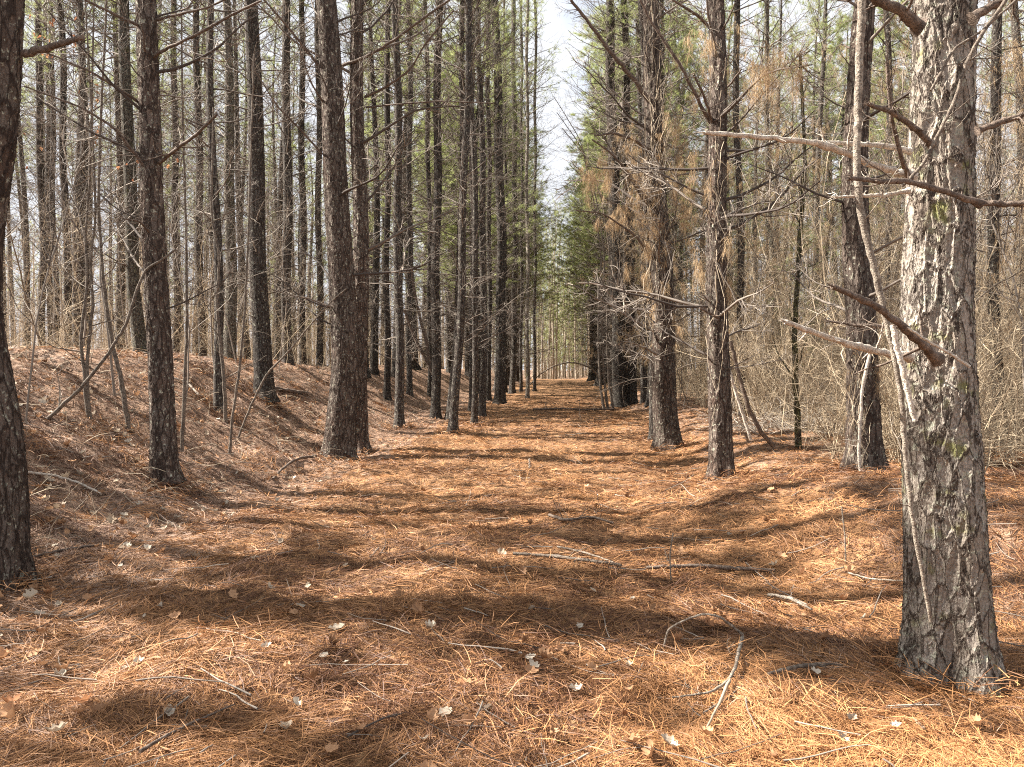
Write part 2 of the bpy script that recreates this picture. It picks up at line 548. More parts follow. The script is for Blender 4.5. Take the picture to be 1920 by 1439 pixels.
# tufts: needle sheaves standing a little proud of the mat
b_ = MB()
cx, cy = sample(900, 2.5, 22, 1.6)
for i in range(len(cx)):
    k = int(RNG.integers(20, 55))
    rr = RNG.uniform(0.05, 0.22)
    a0 = RNG.uniform(0, 6.28)
    straw(b_, cx[i] + RNG.normal(0, rr, k), cy[i] + RNG.normal(0, rr, k), 0.17, 0.0010 + 0.0002 * cy[i], 0.06, 0.42, a0 + RNG.normal(0, 0.7, k))
tag(link("needle_tufts", b_.mesh("needle_tufts", M_LITTER, False)), "ruffled sheaves of orange pine needles across the path", kind='stuff')


b_ = MB()
x, y = sample(1100, 2.6, 26, 1.3)
M_ = len(x)
th = RNG.uniform(0, 6.28, M_)
D = np.column_stack([np.cos(th), np.sin(th), RNG.normal(0.03, 0.08, M_)])
P = grow(np.column_stack([x, y, H(x, y) + 0.03]), D, RNG.uniform(0.08, 0.6, M_) ** 1.2, 6, 0.10, 0.0)
P[:, :, 2] = np.maximum(P[:, :, 2], H(P[:, :, 0], P[:, :, 1]) + 0.02)
tubes(b_, P, np.linspace(1, 0.5, 6)[None] * RNG.uniform(0.0015, 0.0055, (M_, 1)), 5)
tag(link("twig_litter", b_.mesh("twig_litter", M_TWIG)), "small broken twigs strewn through the needles", kind='stuff')


def leaf_verts(L, curl, rg):
    """lobed oak leaf, slightly cupped: centre line plus lobed rim on both sides"""
    t = np.linspace(0, 1, 19)
    env = np.sin(np.pi * np.clip(t, 0.02, 1) ** 0.8) * 0.34 + 0.02
    lob = 0.80 + 0.20 * np.cos(t * math.pi * 6.2 + rg.uniform(1.8, 3.4)) + rg.normal(0, 0.05, 19)
    hw = env * lob * L
    xs = (t - 0.5) * L
    tw = rg.normal(0, 0.2)
    zc = curl * L * 0.35 * ((2 * t - 1) ** 2)
    ze = zc + curl * hw * rg.uniform(0.5, 1.6) + 0.03 * L * np.sin(t * 17 + rg.uniform(0, 6))
    Vc = np.stack([xs, np.zeros(19), zc], -1)
    Vl = np.stack([xs + 0.1 * hw, hw, ze + tw * hw], -1)
    Vr = np.stack([xs + 0.1 * hw, -hw, ze - tw * hw], -1)
    V = np.concatenate([Vc, Vl, Vr])
    q = []
    for i in range(18):
        q.append((i, i + 1, 19 + i + 1, 19 + i)); q.append((38 + i, 38 + i + 1, i + 1, i))
    return V, q


def put_leaves(mb, x, y, L, lift=0.03):
    for i in range(len(x)):
        v, q = leaf_verts(L * RNG.uniform(0.6, 1.3), RNG.uniform(0.2, 1.4), RNG)
        R = Matrix.Rotation(RNG.uniform(0, 6.28), 3, 'Z') @ Matrix.Rotation(RNG.normal(0, 0.45), 3, 'X') @ Matrix.Rotation(RNG.normal(0, 0.3), 3, 'Y')
        v = v @ np.array(R).T + np.array([x[i], y[i], hz(x[i], y[i]) + lift])
        mb.add(v, q, None, np.full(len(v), RNG.random()))


b_ = MB()
x, y = sample(2800, 2.6, 24, 1.4)
k_ = RNG.random(len(x)) < 0.16 + 0.84 * sst((-U(x, y) - 1.5) / 2.5)
put_leaves(b_, x[k_], y[k_], 0.075)
tag(link("brown_leaf_litter", b_.mesh("brown_leaf_litter", M_LEAF_BROWN)), "small curled brown leaves strewn among the needles", kind='stuff')
b_ = MB()
x, y = sample(2400, 3.5, 26, 1.2)
k_ = (U(x, y) < -3.0)
put_leaves(b_, x[k_], y[k_], 0.08)
tag(link("pale_leaf_litter", b_.mesh("pale_leaf_litter", M_LEAF_PALE)), "pale dead leaves strewn over the bank", kind='stuff')


# ------------------------------------------------------------------ sticks: one bent woody piece through photo points at given depths
def smooth_path(pts, n):
    pts = np.asarray(pts, float)
    s = np.concatenate([[0], np.cumsum(np.linalg.norm(np.diff(pts[:, :3], axis=0), axis=1))])
    if s[-1] == 0: s = np.arange(len(pts), dtype=float)
    q = np.linspace(0, s[-1], n)
    out = np.stack([np.interp(q, s, pts[:, j]) for j in range(pts.shape[1])], -1)
    for _ in range(2):
        o = out.copy(); o[1:-1] = 0.25 * out[:-2] + 0.5 * out[1:-1] + 0.25 * out[2:]; out = o
    return out


def stick_mesh(name, P, R, m, k=8, twigs=0, tl=0.3, knob=0.05, side=None, collar=False):
    P = np.asarray(P, float); R = np.asarray(R, float)
    n = max(14, 6 * len(P))
    W = smooth_path(np.column_stack([P, R]), n)
    pts, rad = W[:, :3], W[:, 3]
    pts[1:-1] += RNG.normal(0, 1, (n - 2, 3)) * (rad[1:-1, None] * 0.14)
    rad = rad * (1 + RNG.normal(0, knob, n))
    if collar:
        q_ = np.linspace(0, 1, n)
        rad = rad * (1 + 0.6 * np.exp(-q_ / 0.035))
        for kn in RNG.uniform(0.12, 0.9, 4): rad = rad * (1 + 0.22 * np.exp(-((q_ - kn) / 0.025) ** 2))
    mb = MB()
    tubes(mb, pts, rad, k, r=0.5, cap=True)
    if collar:
        dv = nrm(pts[-1] - pts[-3])
        for _ in range(7):
            o_ = RNG.normal(0, 0.5, 3) * rad[-1]
            tubes(mb, np.array([pts[-1] - dv * 0.01 + o_, pts[-1] + dv * RNG.uniform(0.01, 0.05) + o_ * 1.4])[None], np.array([[rad[-1] * 0.4, 0.0006]]), 4)
        for _ in range(6):      # short dead spurs
            i_ = int(RNG.integers(2, n - 1)); dd_ = nrm(RNG.normal(0, 1, 3))
            tubes(mb, np.array([pts[i_], pts[i_] + dd_ * (rad[i_] + RNG.uniform(0.008, 0.05))])[None], np.array([[rad[i_] * 0.32, rad[i_] * 0.14]]), 5)
    if twigs:
        S, D, t = kids(pts[None], twigs, 0.15, 1.0, 0.6, 1.3)
        L = tl * (0.4 + RNG.random(len(S))) * (1.1 - 0.6 * t)
        r0 = np.interp(t, [0, 1], [rad[1], rad[-1]]) * 0.35
        Pt = grow(S, D, L, 6, 0.22, 0.04)
        tubes(mb, Pt, r0[:, None] * np.linspace(1, 0.3, 6)[None], 4)
        S, D, t = kids(Pt, 3, 0.3, 1.0, 0.5, 1.1)
        Pq = grow(S, D, tl * 0.3 * (0.4 + RNG.random(len(S))), 4, 0.22, 0.02)
        tubes(mb, Pq, np.full((len(S), 4), 1) * np.linspace(0.0022, 0.001, 4)[None], 3)
    return mb.mesh(name, m)


def px_stick(name, pts, d, wpx, m, parent=None, **kw):
    """pts in photo pixels; d depth(s); wpx pixel widths at the two ends"""
    n = len(pts)
    dd = np.interp(np.linspace(0, 1, n), np.linspace(0, 1, len(d)), d)
    P = [at(p[0], p[1], dd[i]) for i, p in enumerate(pts)]
    ww = np.interp(np.linspace(0, 1, n), np.linspace(0, 1, len(wpx)), wpx)
    R = [ww[i] / 2 * dd[i] / F for i in range(n)]
    P = np.array(P)
    if parent is not None:
        org = np.array(parent.location)
        return link(name, stick_mesh(name, P - org, R, m, **kw), parent)
    org = P[0].copy()
    o = link(name, stick_mesh(name, P - org, R, m, **kw))
    o.location = org
    return o


# ------------------------------------------------------------------ branch prototypes and crowns
def bough(mb, S, D, L, r0, rg, up=0.03, sec=7, ter=3, k=4):
    """dead pine branches: main stem, side twigs, fine twigs (batched)"""
    M = len(S)
    L = np.broadcast_to(L, (M,)); r0 = np.broadcast_to(r0, (M,))
    P = grow(S, D, L, 8, 0.10, up, rg)
    tubes(mb, P, r0[:, None] * np.linspace(1, 0.22, 8)[None] + 0.0015, k, r=rg.random(M) * 0.5)
    s, d, t = kids(P, sec, 0.25, 1.0, 0.5, 1.15, rg)
    Ls = np.repeat(L, sec) * (0.14 + 0.42 * rg.random(len(s))) * (1.15 - 0.75 * t)
    P2 = grow(s, d, Ls, 5, 0.17, 0.02, rg)
    tubes(mb, P2, np.repeat(r0, sec)[:, None] * 0.32 * np.linspace(1, 0.35, 5)[None] + 0.0012, 3)
    if ter:
        s, d, t = kids(P2, ter, 0.25, 1.0, 0.45, 1.1, rg)
        Lt = np.repeat(Ls, ter) * (0.2 + 0.5 * rg.random(len(s)))
        P3 = grow(s, d, Lt, 4, 0.2, 0.0, rg)
        tubes(mb, P3, np.linspace(0.0028, 0.0014, 4)[None] * np.ones((len(s), 1)), 3)
        return P, P2, P3
    return P, P2, None


BR = []
for i in range(9):
    rg = np.random.default_rng(50 + i)
    mb = MB()
    bough(mb, np.zeros((1, 3)), np.array([[1.0, 0, 0.05]]), 1.0, 0.011 + 0.004 * rg.random(), rg, up=rg.uniform(-0.02, 0.08), sec=9, ter=5, k=5)
    BR.append(mb.mesh("branch", M_TWIG))
BRS = []
for i in range(3):
    mb = MB(); rg = np.random.default_rng(80 + i)
    P = grow(np.zeros((1, 3)), np.array([[1.0, 0, 0.2]]), 1.0, 6, 0.14, 0.03, rg)
    tubes(mb, P, np.array([[0.045, 0.038, 0.035, 0.03, 0.028, 0.022]]), 6, cap=True)
    BRS.append(mb.mesh("branch_stub", M_WOODDARK))


def bare_crown(center, z0, z1, count, rg, Lm=1.9, trunk_r=0.1, ter=2, rbase=0.011, elev=(0.2, 0.95)):
    """all the dead lower branches of one tree, around center(z)"""
    mb = MB()
    z = np.sort(rg.uniform(z0, z1, count))
    az = rg.uniform(0, 2 * math.pi, count)
    f = (z - z0) / (z1 - z0)
    el = rg.uniform(elev[0], elev[1], count) * (0.35 + 0.75 * f)
    C = np.array([center(v) for v in z])
    D = np.stack([np.cos(az) * np.cos(el), np.sin(az) * np.cos(el), np.sin(el)], -1)
    L = Lm * rg.uniform(0.25, 1.1, count) * (0.65 + 0.4 * f)
    S = np.column_stack([C, z]) + D * trunk_r * 0.5
    bough(mb, S, D, L, rbase * rg.uniform(0.7, 1.4, count), rg, up=0.03, sec=6, ter=ter)
    return mb


def green_crown(z0, z1, count, rg, Lm=2.4, tufts=11, per=22, nl=0.2, wd=0.004, lowdense=False):
    """live upper crown: boughs with needle tufts; returns wood builder, needle builder"""
    wb, nb = MB(), MB()
    z = z0 + (z1 - z0) * np.sort(rg.random(count)) ** 0.9
    f = (z - z0) / (z1 - z0)
    az = rg.uniform(0, 2 * math.pi, count)
    el = rg.uniform(0.1, 0.6, count) + 0.5 * f
    D = np.stack([np.cos(az) * np.cos(el), np.sin(az) * np.cos(el), np.sin(el)], -1)
    L = Lm * rg.uniform(0.45, 1.1, count) * (1.0 - 0.72 * f)
    S = np.column_stack([np.zeros(count), np.zeros(count), z])
    P, P2, _ = bough(wb, S, D, L, 0.02 * (1 - 0.5 * f), rg, up=0.04, sec=6, ter=0)
    s, d, t = kids(P2, max(1, tufts // 5), 0.35, 1.0, 0.1, 0.7, rg)
    tip, td = P2[:, -1], nrm(P2[:, -1] - P2[:, -2])
    s = np.concatenate([s, tip]); d = np.concatenate([d, td])
    s2, d2, _t = kids(P, 1, 0.7, 1.0, 0.1, 0.8, rg)
    s = np.concatenate([s, s2]); d = np.concatenate([d, d2])
    needles(nb, s, d + np.array([0, 0, 0.15]), per, nl, wd, 0.75, 0.05, rg)
    return wb, nb


def trunk_mesh(name, P, R, m, seg=12, flare=True, rough=0.04, rg=None):
    """tapering trunk through points P (local), radii R, flared buttressed foot, uneven outline"""
    rg = rg or RNG
    P = np.asarray(P, float); R = np.asarray(R, float); n = len(P)
    T = nrm(np.gradient(P, axis=0))
    A = nrm(np.cross(T, np.array([0, 1.0, 0]))); B = np.cross(A, T)
    an = np.arange(seg) * 2 * math.pi / seg
    z = P[:, 2] - P[0, 2]
    ph = rg.uniform(0, 6.28, 4)
    s = np.cumsum(np.concatenate([[0], np.linalg.norm(np.diff(P, axis=0), axis=1)]))
    lob = 1 + 0.05 * np.cos(3 * an[None] + ph[0] + 0.35 * s[:, None]) + 0.035 * np.cos(5 * an[None] + ph[1] - 0.3 * s[:, None])
    lob = lob + rough * 0.6 * vnoise(an[None] * 3 + ph[2], s[:, None] * 2.2)
    if flare:
        fl = 0.42 * np.exp(-np.maximum(z, 0) / 0.14) + 0.12 * np.exp(-np.maximum(z, 0) / 0.5)
        lob = lob + fl[:, None] * (1 + 0.5 * np.cos(4 * an[None] + ph[3]) + 0.35 * np.cos(7 * an[None] + ph[2]))
    rr = R[:, None] * lob
    V = P[:, None, :] + rr[..., None] * (A[:, None] * np.cos(an)[None, :, None] + B[:, None] * np.sin(an)[None, :, None])
    i = (np.arange(n - 1) * seg)[:, None]; j = np.arange(seg)[None]; j2 = (np.arange(seg) + 1) % seg
    Q = np.stack([i + j, i + seg + j, i + seg + j2[None], i + j2[None]], -1).reshape(-1, 4)
    mb = MB(); mb.add(V.reshape(-1, 3), Q[:, ::-1])
    return mb.mesh(name, m)


GC = []      # shared green crowns: (wood mesh, needle mesh), crown from local z 0 to 9
for i in range(5):
    rg = np.random.default_rng(300 + i)
    wb, nb = green_crown(0, 9.0, 44, rg, 2.2, 6, 11, 0.19, 0.0034)
    GC.append((wb.mesh("limb_crown", M_TWIG), nb.mesh("foliage", M_GREEN)))

TREES = []   # (screen x, screen y base, depth, label) of every pine placed by hand


def foliage_top(root, x, y, z, s, i=0):
    wm, nm_ = GC[i % len(GC)]
    for me, nm in ((wm, "crown"), (nm_, "foliage")):
        o = link(nm, me, root)
        o.location = (x, y, z); o.scale = (s, s, s); o.rotation_euler = (0, 0, RNG.uniform(0, 6.28))
        if nm == "foliage": o.rotation_euler = prev
        prev = o.rotation_euler.copy()


def pine(label, base, wpx, pts, wtop, d=None, m=None, dense=None, branches=26, brange=(1.6, 11), group=None,
         height=None, own=False, Lm=1.9, top=True, name="pine_tree", cat="tree", bark_m=None, crown_scale=1.0, elev=(0.2, 0.95)):
    """a pine whose trunk passes through photo points; its foot stands on the ground"""
    if d is None:
        b = hit(*base); d = b[1]
    else:
        b = at(base[0], base[1], d)
    b[2] = hz(b[0], b[1]) - 0.06
    root = bpy.data.objects.new(name, None)
    COL.objects.link(root)
    root.empty_display_size = 0.3
    root.location = b
    tag(root, label, cat, group)
    r0 = wpx / 2 * d / F; r1 = wtop / 2 * d / F
    W = [np.append(b, r0)]
    allp = [(base[0], base[1])] + list(pts)
    y0, yT = base[1], pts[-1][1]
    for (x_, y_) in pts:
        f = (y0 - y_) / (y0 - yT)
        W.append(np.append(at(x_, y_, d), r0 + (r1 - r0) * f))
    W = np.array(W) - np.append(b, 0)
    zt = W[-1][2]
    hgt = height or max(zt + 3, RNG.uniform(17, 21))
    # carry on straight up past the frame
    slope = (W[-1, :2] - W[-2, :2]) / max(0.5, W[-1, 2] - W[-2, 2]) if len(W) > 1 else np.zeros(2)
    slope = np.clip(slope, -0.06, 0.06)
    zz = np.linspace(zt, hgt, 8)[1:]
    ext = np.column_stack([W[-1, 0] + slope[0] * (zz - zt), W[-1, 1] + 0.0 * zz, zz, r1 + (0.02 - r1) * ((zz - zt) / (hgt - zt))])
    full = np.concatenate([W, ext])
    # depth wander, so the trunk is bent in all directions
    step, seg = (0.0075, 220) if dense == 2 else ((0.016, 120) if dense == 1 else (0.14, 14))
    zs_ = []
    z = -0.0
    zvis = 1.5 + d * 0.55 - b[2]
    while z < hgt:
        zs_.append(z)
        z += step if z < zvis or not dense else 0.25
        if dense and z > zvis: z += 0.1
    zs_ = np.array(zs_ + [hgt])
    C = np.column_stack([np.interp(zs_, full[:, 2], full[:, j]) for j in (0, 1)] + [zs_])
    kk = max(3, int(0.5 / step)); ker = np.ones(kk) / kk
    for j in (0, 1):
        p_ = np.pad(C[:, j], (kk // 2, kk - 1 - kk // 2), mode='edge')
        c2 = np.convolve(p_, ker, mode='valid')
        C[:, j] = c2
    C[:, :2] += np.column_stack([0.03 * np.sin(zs_ * 1.1 + RNG.uniform(0, 6)), 0.05 * np.sin(zs_ * 0.7 + RNG.uniform(0, 6))]) * np.clip(zs_ / 2, 0, 1)[:, None]
    Rr = np.interp(zs_, full[:, 2], full[:, 3])
    bm_ = bark_m or (M_BARK_HERO if dense == 2 else (M_BARK_NEAR if dense == 1 else M_BARK_MID))
    link("trunk", trunk_mesh("trunk", C, Rr, bm_, seg), root)
    cen_ = lambda v: (float(np.interp(v, C[:, 2], C[:, 0])), float(np.interp(v, C[:, 2], C[:, 1])))
    rad_ = lambda v: float(np.interp(v, C[:, 2], Rr))
    if own:      # each dead branch its own part
        for i in range(branches):
            v = RNG.uniform(*brange)
            stub = RNG.random() < 0.22
            o = link("branch", random.choice(BRS if stub else BR), root)
            az = RNG.uniform(0, 6.28); el = RNG.uniform(*elev) * (0.35 + 0.7 * (v - brange[0]) / (brange[1] - brange[0]))
            L = RNG.uniform(0.12, 0.4) if stub else Lm * RNG.uniform(0.3, 1.15)
            cx_, cy_ = cen_(v)
            rr = rad_(v) * 0.7
            o.location = (cx_ + rr * math.cos(az), cy_ + rr * math.sin(az), v)
            o.rotation_euler = (RNG.uniform(0, 6.28) * 0 + RNG.uniform(-0.5, 0.5), -el, az)
            g = L if stub else L
            o.scale = (g, g, g)
    elif branches:
        mb = bare_crown(cen_, brange[0], min(brange[1] + 3, hgt - 3), branches * 3, RNG, Lm + 0.5, rad_(3), ter=4, elev=elev)
        link("branch_crown", mb.mesh("branch_crown", M_TWIG), root)
    if top:
        cx_, cy_ = cen_(hgt - 4)
        foliage_top(root, cx_, cy_, hgt - 8.2, crown_scale, int(RNG.integers(0, 5)))
    TREES.append((base[0], base[1], d, label))
    return root, d, cen_, rad_

# ------------------------------------------------------------------ the big lichened pine on the path's edge
hero, dH, cH, rH = pine("stout pine with grey lichened plated bark and broken dead branches at the path edge", (1783, 1268), 150,
                        [(1776, 960), (1770, 700), (1768, 480), (1768, 240), (1768, 0)], 104, dense=2, own=True, branches=16, brange=(3.6, 10), Lm=1.4, elev=(0.0, 0.9))
HB = [  # pixel path from trunk outwards, depths, widths, material
    ([(1712, 332), (1640, 312), (1590, 288), (1530, 268), (1430, 258), (1322, 249)], (3.75, 3.5, 3.3), (17, 9), M_WOODLIGHT, 0),
    ([(1706, 284), (1660, 274), (1600, 270), (1548, 268)], (3.8, 3.6), (12, 9), M_WOODLIGHT, 0),
    ([(1838, 383), (1760, 356), (1700, 340), (1640, 340), (1592, 334)], (3.55, 3.4, 3.2), (14, 9), M_WOODDARK, 0),
    ([(1836, 381), (1880, 384), (1930, 379), (1990, 372)], (3.6, 3.5), (13, 10), M_WOODDARK, 4),
    ([(1704, 358), (1660, 366), (1620, 368), (1565, 370)], (3.75, 3.7), (10, 5), M_WOODLIGHT, 3),
    ([(1748, 272), (1705, 232), (1668, 208), (1628, 196)], (3.6, 3.45, 3.3), (14, 9), M_WOODDARK, 0),
    ([(1706, 336), (1690, 300), (1672, 225), (1663, 118)], (3.7, 3.5, 3.4), (11, 8), M_WOODDARK, 0),
    ([(1726, 52), (1690, 20), (1640, -2), (1570, -40)], (3.7, 3.5), (26, 16), M_WOODDARK, 3),
    ([(1832, 246), (1880, 228), (1930, 212), (1980, 200)], (3.75, 3.7), (14, 11), M_WOODDARK, 4),
    ([(1822, 36), (1860, 12), (1900, -14), (1960, -60)], (3.75, 3.7), (20, 12), M_WOODDARK, 4),
    ([(1706, 670), (1650, 660), (1600, 648), (1545, 630), (1473, 604)], (3.75, 3.6, 3.4), (17, 11), M_WOODLIGHT, 0),
    ([(1756, 674), (1728, 645), (1690, 610), (1640, 572), (1560, 537)], (3.55, 3.3, 3.1), (22, 12), M_WOODDARK, 0),
    ([(1702, 613), (1650, 612), (1600, 610), (1557, 603)], (3.8, 3.9), (10, 5), M_WOODDARK, 4),
]
for i, (p, dd, ww, mm, tw) in enumerate(HB):
    ww = tuple(q * 0.85 for q in ww)
    o = px_stick("branch", p, [q for q in dd], ww, mm, hero, twigs=tw + 2, tl=0.25, k=9, collar=True)
    if mm is M_WOODLIGHT: o["label"] = "sun bleached broken branch"
BURL = MB()

# ------------------------------------------------------------------ main trees
pine("thick dark leaning pine cut by the picture's edge, beside the fallen pole", (-12, 1095), 104,
     [(-4, 950), (-8, 850), (-22, 740), (-44, 620), (-46, 500), (-36, 400), (-20, 300), (-8, 150), (-4, 0)], 92, dense=1, own=True, branches=7, brange=(4.5, 10))
px_stick("branch", [(46, 101), (90, 90), (120, 80), (155, 70)], (5.3, 5.1), (15, 9), M_WOODDARK, bpy.data.objects["pine_tree.001"], k=8)
T2, d2, _, _ = pine("straight dark pine at the foot of the needle bank with long bare side branches", (308, 898), 46,
     [(300, 760), (294, 600), (291, 480), (285, 300), (278, 150), (272, 0)], 37, dense=1, own=True, branches=30, brange=(1.4, 10), Lm=1.4)
for p, ww in (([(275, 115), (310, 92), (370, 65), (430, 30), (490, 2)], (7, 4)), ([(262, 193), (220, 165), (170, 135), (85, 98)], (6, 3)),
              ([(284, 330), (250, 285), (215, 240), (150, 200), (45, 162)], (7, 3)), ([(296, 308), (330, 280), (370, 252), (407, 214)], (7, 5)),
              ([(285, 40), (330, 28), (390, 15), (440, -10)], (6, 3)), ([(284, 440), (262, 415), (232, 411)], (5, 3)), ([(270, 52), (230, 35), (150, -5)], (7, 4))):
    px_stick("branch", p, (d2, d2 - 0.4, d2 - 0.7), ww, M_WOODDARK, T2, twigs=10, tl=0.55, k=6)
T3, d3, _, _ = pine("tall bulky pine with rugged bark, front one of the close pair", (633, 862), 56,
     [(644, 700), (640, 480), (628, 300), (620, 150), (612, 0)], 36, dense=1, own=True, branches=34, brange=(2.2, 10), Lm=1.7)
for p, ww in (([(600, 125), (570, 90), (540, 50), (490, -5)], (6, 3)), ([(605, 290), (560, 240), (520, 200), (470, 120)], (4, 2)), ([(612, 200), (585, 160), (550, 60)], (4, 2))):
    px_stick("branch", p, (d3, d3 - 0.4, d3 - 0.8), ww, M_WOODDARK, T3, twigs=10, tl=0.5, k=6)
T4, d4, _, _ = pine("dark pine standing right behind the bulky rugged one, touching its outline", (672, 846), 36,
     [(674, 640), (674, 480), (671, 240), (670, 0)], 22, dense=1, own=True, branches=32, brange=(2, 10))
for p, ww in (([(640, 125), (690, 105), (740, 75), (800, 30), (850, -5)], (6, 4)), ([(684, 183), (730, 160), (770, 130), (795, 85), (850, 20)], (5, 3)), ([(684, 202), (740, 196), (820, 190), (925, 194)], (4, 2))):
    px_stick("branch", p, (d4, d4 - 0.5, d4 - 1.0), ww, M_WOODDARK, T4, twigs=10, tl=0.6, k=6)
pine("greenish grey smooth pine whose foot curves out on top of the bank", (268, 703), 24, [(262, 640), (250, 540), (246, 420), (240, 200), (232, 0)], 19, d=14.5, branches=22, bark_m=M_BARK_PALE)
pine("broad dark pine on the bank top, widest trunk between the two large near pines", (497, 694), 34, [(490, 600), (484, 480), (477, 250), (474, 0)], 24, d=15, branches=26)
pine("slim straight pine next along the bank from the broad dark one", (539, 688), 18, [(538, 480), (537, 200), (535, 0)], 14, d=21)
pine("grey green pine rising from a wide foot on the bank, beside a thin wavy sapling", (430, 680), 22, [(432, 480), (432, 250), (425, 0)], 14, d=18, bark_m=M_BARK_PALE)
pine("narrow pine with pale sunlit side behind the bulky rugged pine", (568, 684), 13, [(567, 400), (566, 0)], 10, d=27)
pine("narrow dark pine just outside the bulky rugged pine's outline", (600, 688), 12, [(599, 480), (597, 200), (596, 0)], 10, d=26)
pine("slender pine close behind the straight dark pine at the bank foot", (330, 690), 13, [(330, 480), (328, 240), (324, 0)], 10, d=26)
pine("dark pine at the outer end of the bank's crest", (80, 660), 13, [(79, 480), (75, 240), (72, 0)], 11, d=28)
pine("thin pine in the close trio on the bank's outer crest, middle one", (94, 660), 9, [(92, 480), (90, 240), (86, 0)], 7, d=33)
pine("thin pine in the close trio on the bank's outer crest, inner one", (107, 660), 11, [(103, 480), (98, 240), (96, 0)], 8, d=30)
pine("brownish pine on the crest between the close trio and the wavy double stem", (130, 662), 14, [(125, 480), (120, 240), (112, 0)], 11, d=26)
pine("dark pine on the crest directly behind the wavy double stem", (166, 664), 13, [(160, 480), (158, 240), (150, 0)], 10, d=27)
pine("short thick footed pine halfway down the bank behind two thin saplings", (411, 771), 18, [(408, 640), (404, 480), (400, 300), (398, 0)], 12, branches=20)
pine("dark pine on the crest between the bank foot pine and the grey green one", (379, 674), 15, [(376, 480), (372, 240), (366, 0)], 11, d=23)
pine("slim dark pine at the near end of the inner row, outer of a pair", (725, 748), 12, [(726, 600), (726, 480), (727, 200), (726, 0)], 10)
pine("dark pine with pale patch at knee height, the inner of two side by side", (749, 802), 17, [(749, 640), (747, 480), (745, 240), (742, 0)], 12)
pine("slim pine on the bank with a leaning dead pole crossing its foot", (768, 704), 11, [(768, 480), (768, 240), (767, 0)], 9, d=26)
pine("stout dark pine alone between the slim pair and the crowded cluster", (816, 783), 18, [(818, 640), (818, 480), (820, 240), (823, 0)], 13)
pine("thin pine seen just beside the stout lone dark pine", (806, 700), 9, [(806, 480), (802, 240), (798, 0)], 8, d=30)
pine("curving pine with leaning foot at the front of the crowded cluster", (849, 811), 16, [(856, 700), (864, 560), (870, 400), (876, 200), (878, 0)], 12)
pine("curving pine leaning the same way just behind the cluster's front one", (843, 788), 14, [(850, 700), (858, 600), (864, 480), (866, 240), (868, 0)], 10)
pine("grey pine at the path side of the cluster with a bleached narrow foot", (889, 797), 12, [(892, 640), (892, 480), (886, 240), (880, 0)], 10)
pine("dark pine in the cluster immediately behind the bleached foot", (904, 783), 14, [(906, 640), (907, 480), (902, 240), (897, 0)], 10)
pine("dark pine deep in the cluster between the curving pair and the bleached foot", (884, 772), 11, [(886, 640), (886, 480), (884, 0)], 9)
pine("rather thin pine at the back of the crowded cluster", (917, 752), 9, [(918, 480), (916, 240), (914, 0)], 8)
pine("largest dark pine at the far end of the inner row beside the path", (937, 757), 20, [(940, 600), (940, 480), (935, 240), (929, 0)], 14)
pine("twin dark pine past the row's largest, slightly tilted inwards", (960, 738), 11, [(964, 640), (966, 480), (964, 240), (962, 0)], 8)
pine("pale thin pine standing at the path margin far down the row", (989, 747), 8, [(989, 600), (989, 480), (988, 240), (989, 0)], 6, bark_m=M_BARK_HERO)  # paler bark than the rest of the row
pine("tiny dark pine in front of the pale one far down the row", (977, 735), 6, [(978, 480), (978, 0)], 5)
pine("last thin dark pine of the inner row before the path closes", (1002, 734), 6, [(1003, 480), (1004, 0)], 5)
pine("very thin pine squeezed between the row's largest and its twin", (949, 736), 5, [(949, 480), (946, 0)], 4)
# far side of the path
RK = dict(elev=(-0.1, 0.8))
T40, d40, _, _ = pine("shaggy pine with a flared foot, wrapped in dead vines and hanging needles", (1254, 842), 46,
     [(1246, 760), (1241, 640), (1238, 480), (1230, 300), (1224, 150), (1218, 0)], 30, dense=1, own=True, branches=60, brange=(1.6, 10), Lm=1.9, elev=(-0.1, 0.9))
for p, ww in (([(1226, 205), (1190, 150), (1150, 105), (1110, 50), (1070, 0)], (10, 5)), ([(1228, 290), (1190, 262), (1150, 250), (1115, 255)], (7, 3)),
              ([(1230, 400), (1190, 340), (1150, 290), (1110, 262)], (5, 3)), ([(1235, 500), (1190, 440), (1130, 400), (1080, 395)], (5, 2))):
    px_stick("branch", p, (d40, d40 - 0.5, d40 - 0.9), ww, M_WOODDARK, T40, twigs=12, tl=0.6, k=6)
T41, d41, _, _ = pine("upright dark pine with plated bark between the shaggy pine and the brush", (1353, 897), 44,
     [(1348, 760), (1345, 600), (1347, 480), (1345, 240), (1339, 0)], 30, dense=1, own=True, branches=46, brange=(1.5, 10), Lm=1.6, elev=(-0.1, 0.9))
for p, ww in (([(1337, 240), (1310, 190), (1280, 130), (1220, 40), (1200, 0)], (8, 4)), ([(1340, 245), (1320, 180), (1300, 140)], (6, 4)), ([(1352, 600), (1335, 590), (1312, 578)], (6, 3)), ([(1338, 60), (1310, 30), (1260, 0)], (7, 4))):
    px_stick("branch", p, (d41, d41 - 0.4, d41 - 0.6), ww, M_WOODDARK, T41, twigs=9, tl=0.5, k=6)
pine("slim pine tucked behind the flared foot of the shaggy pine", (1226, 824), 15, [(1222, 640), (1216, 480), (1210, 240), (1200, 0)], 10, **RK)
pine("broad dark pine at the path side behind the clump of thin curving stems", (1163, 763), 27, [(1158, 600), (1154, 480), (1148, 240), (1142, 0)], 15, **RK)
pine("dark pine close beyond the broad one, nearer the shaggy pine", (1186, 758), 17, [(1184, 600), (1182, 480), (1176, 240), (1170, 0)], 11, **RK)
pine("thin pine half hidden between the shaggy pine and the broad path side one", (1208, 754), 13, [(1206, 600), (1204, 480), (1196, 0)], 9, **RK)
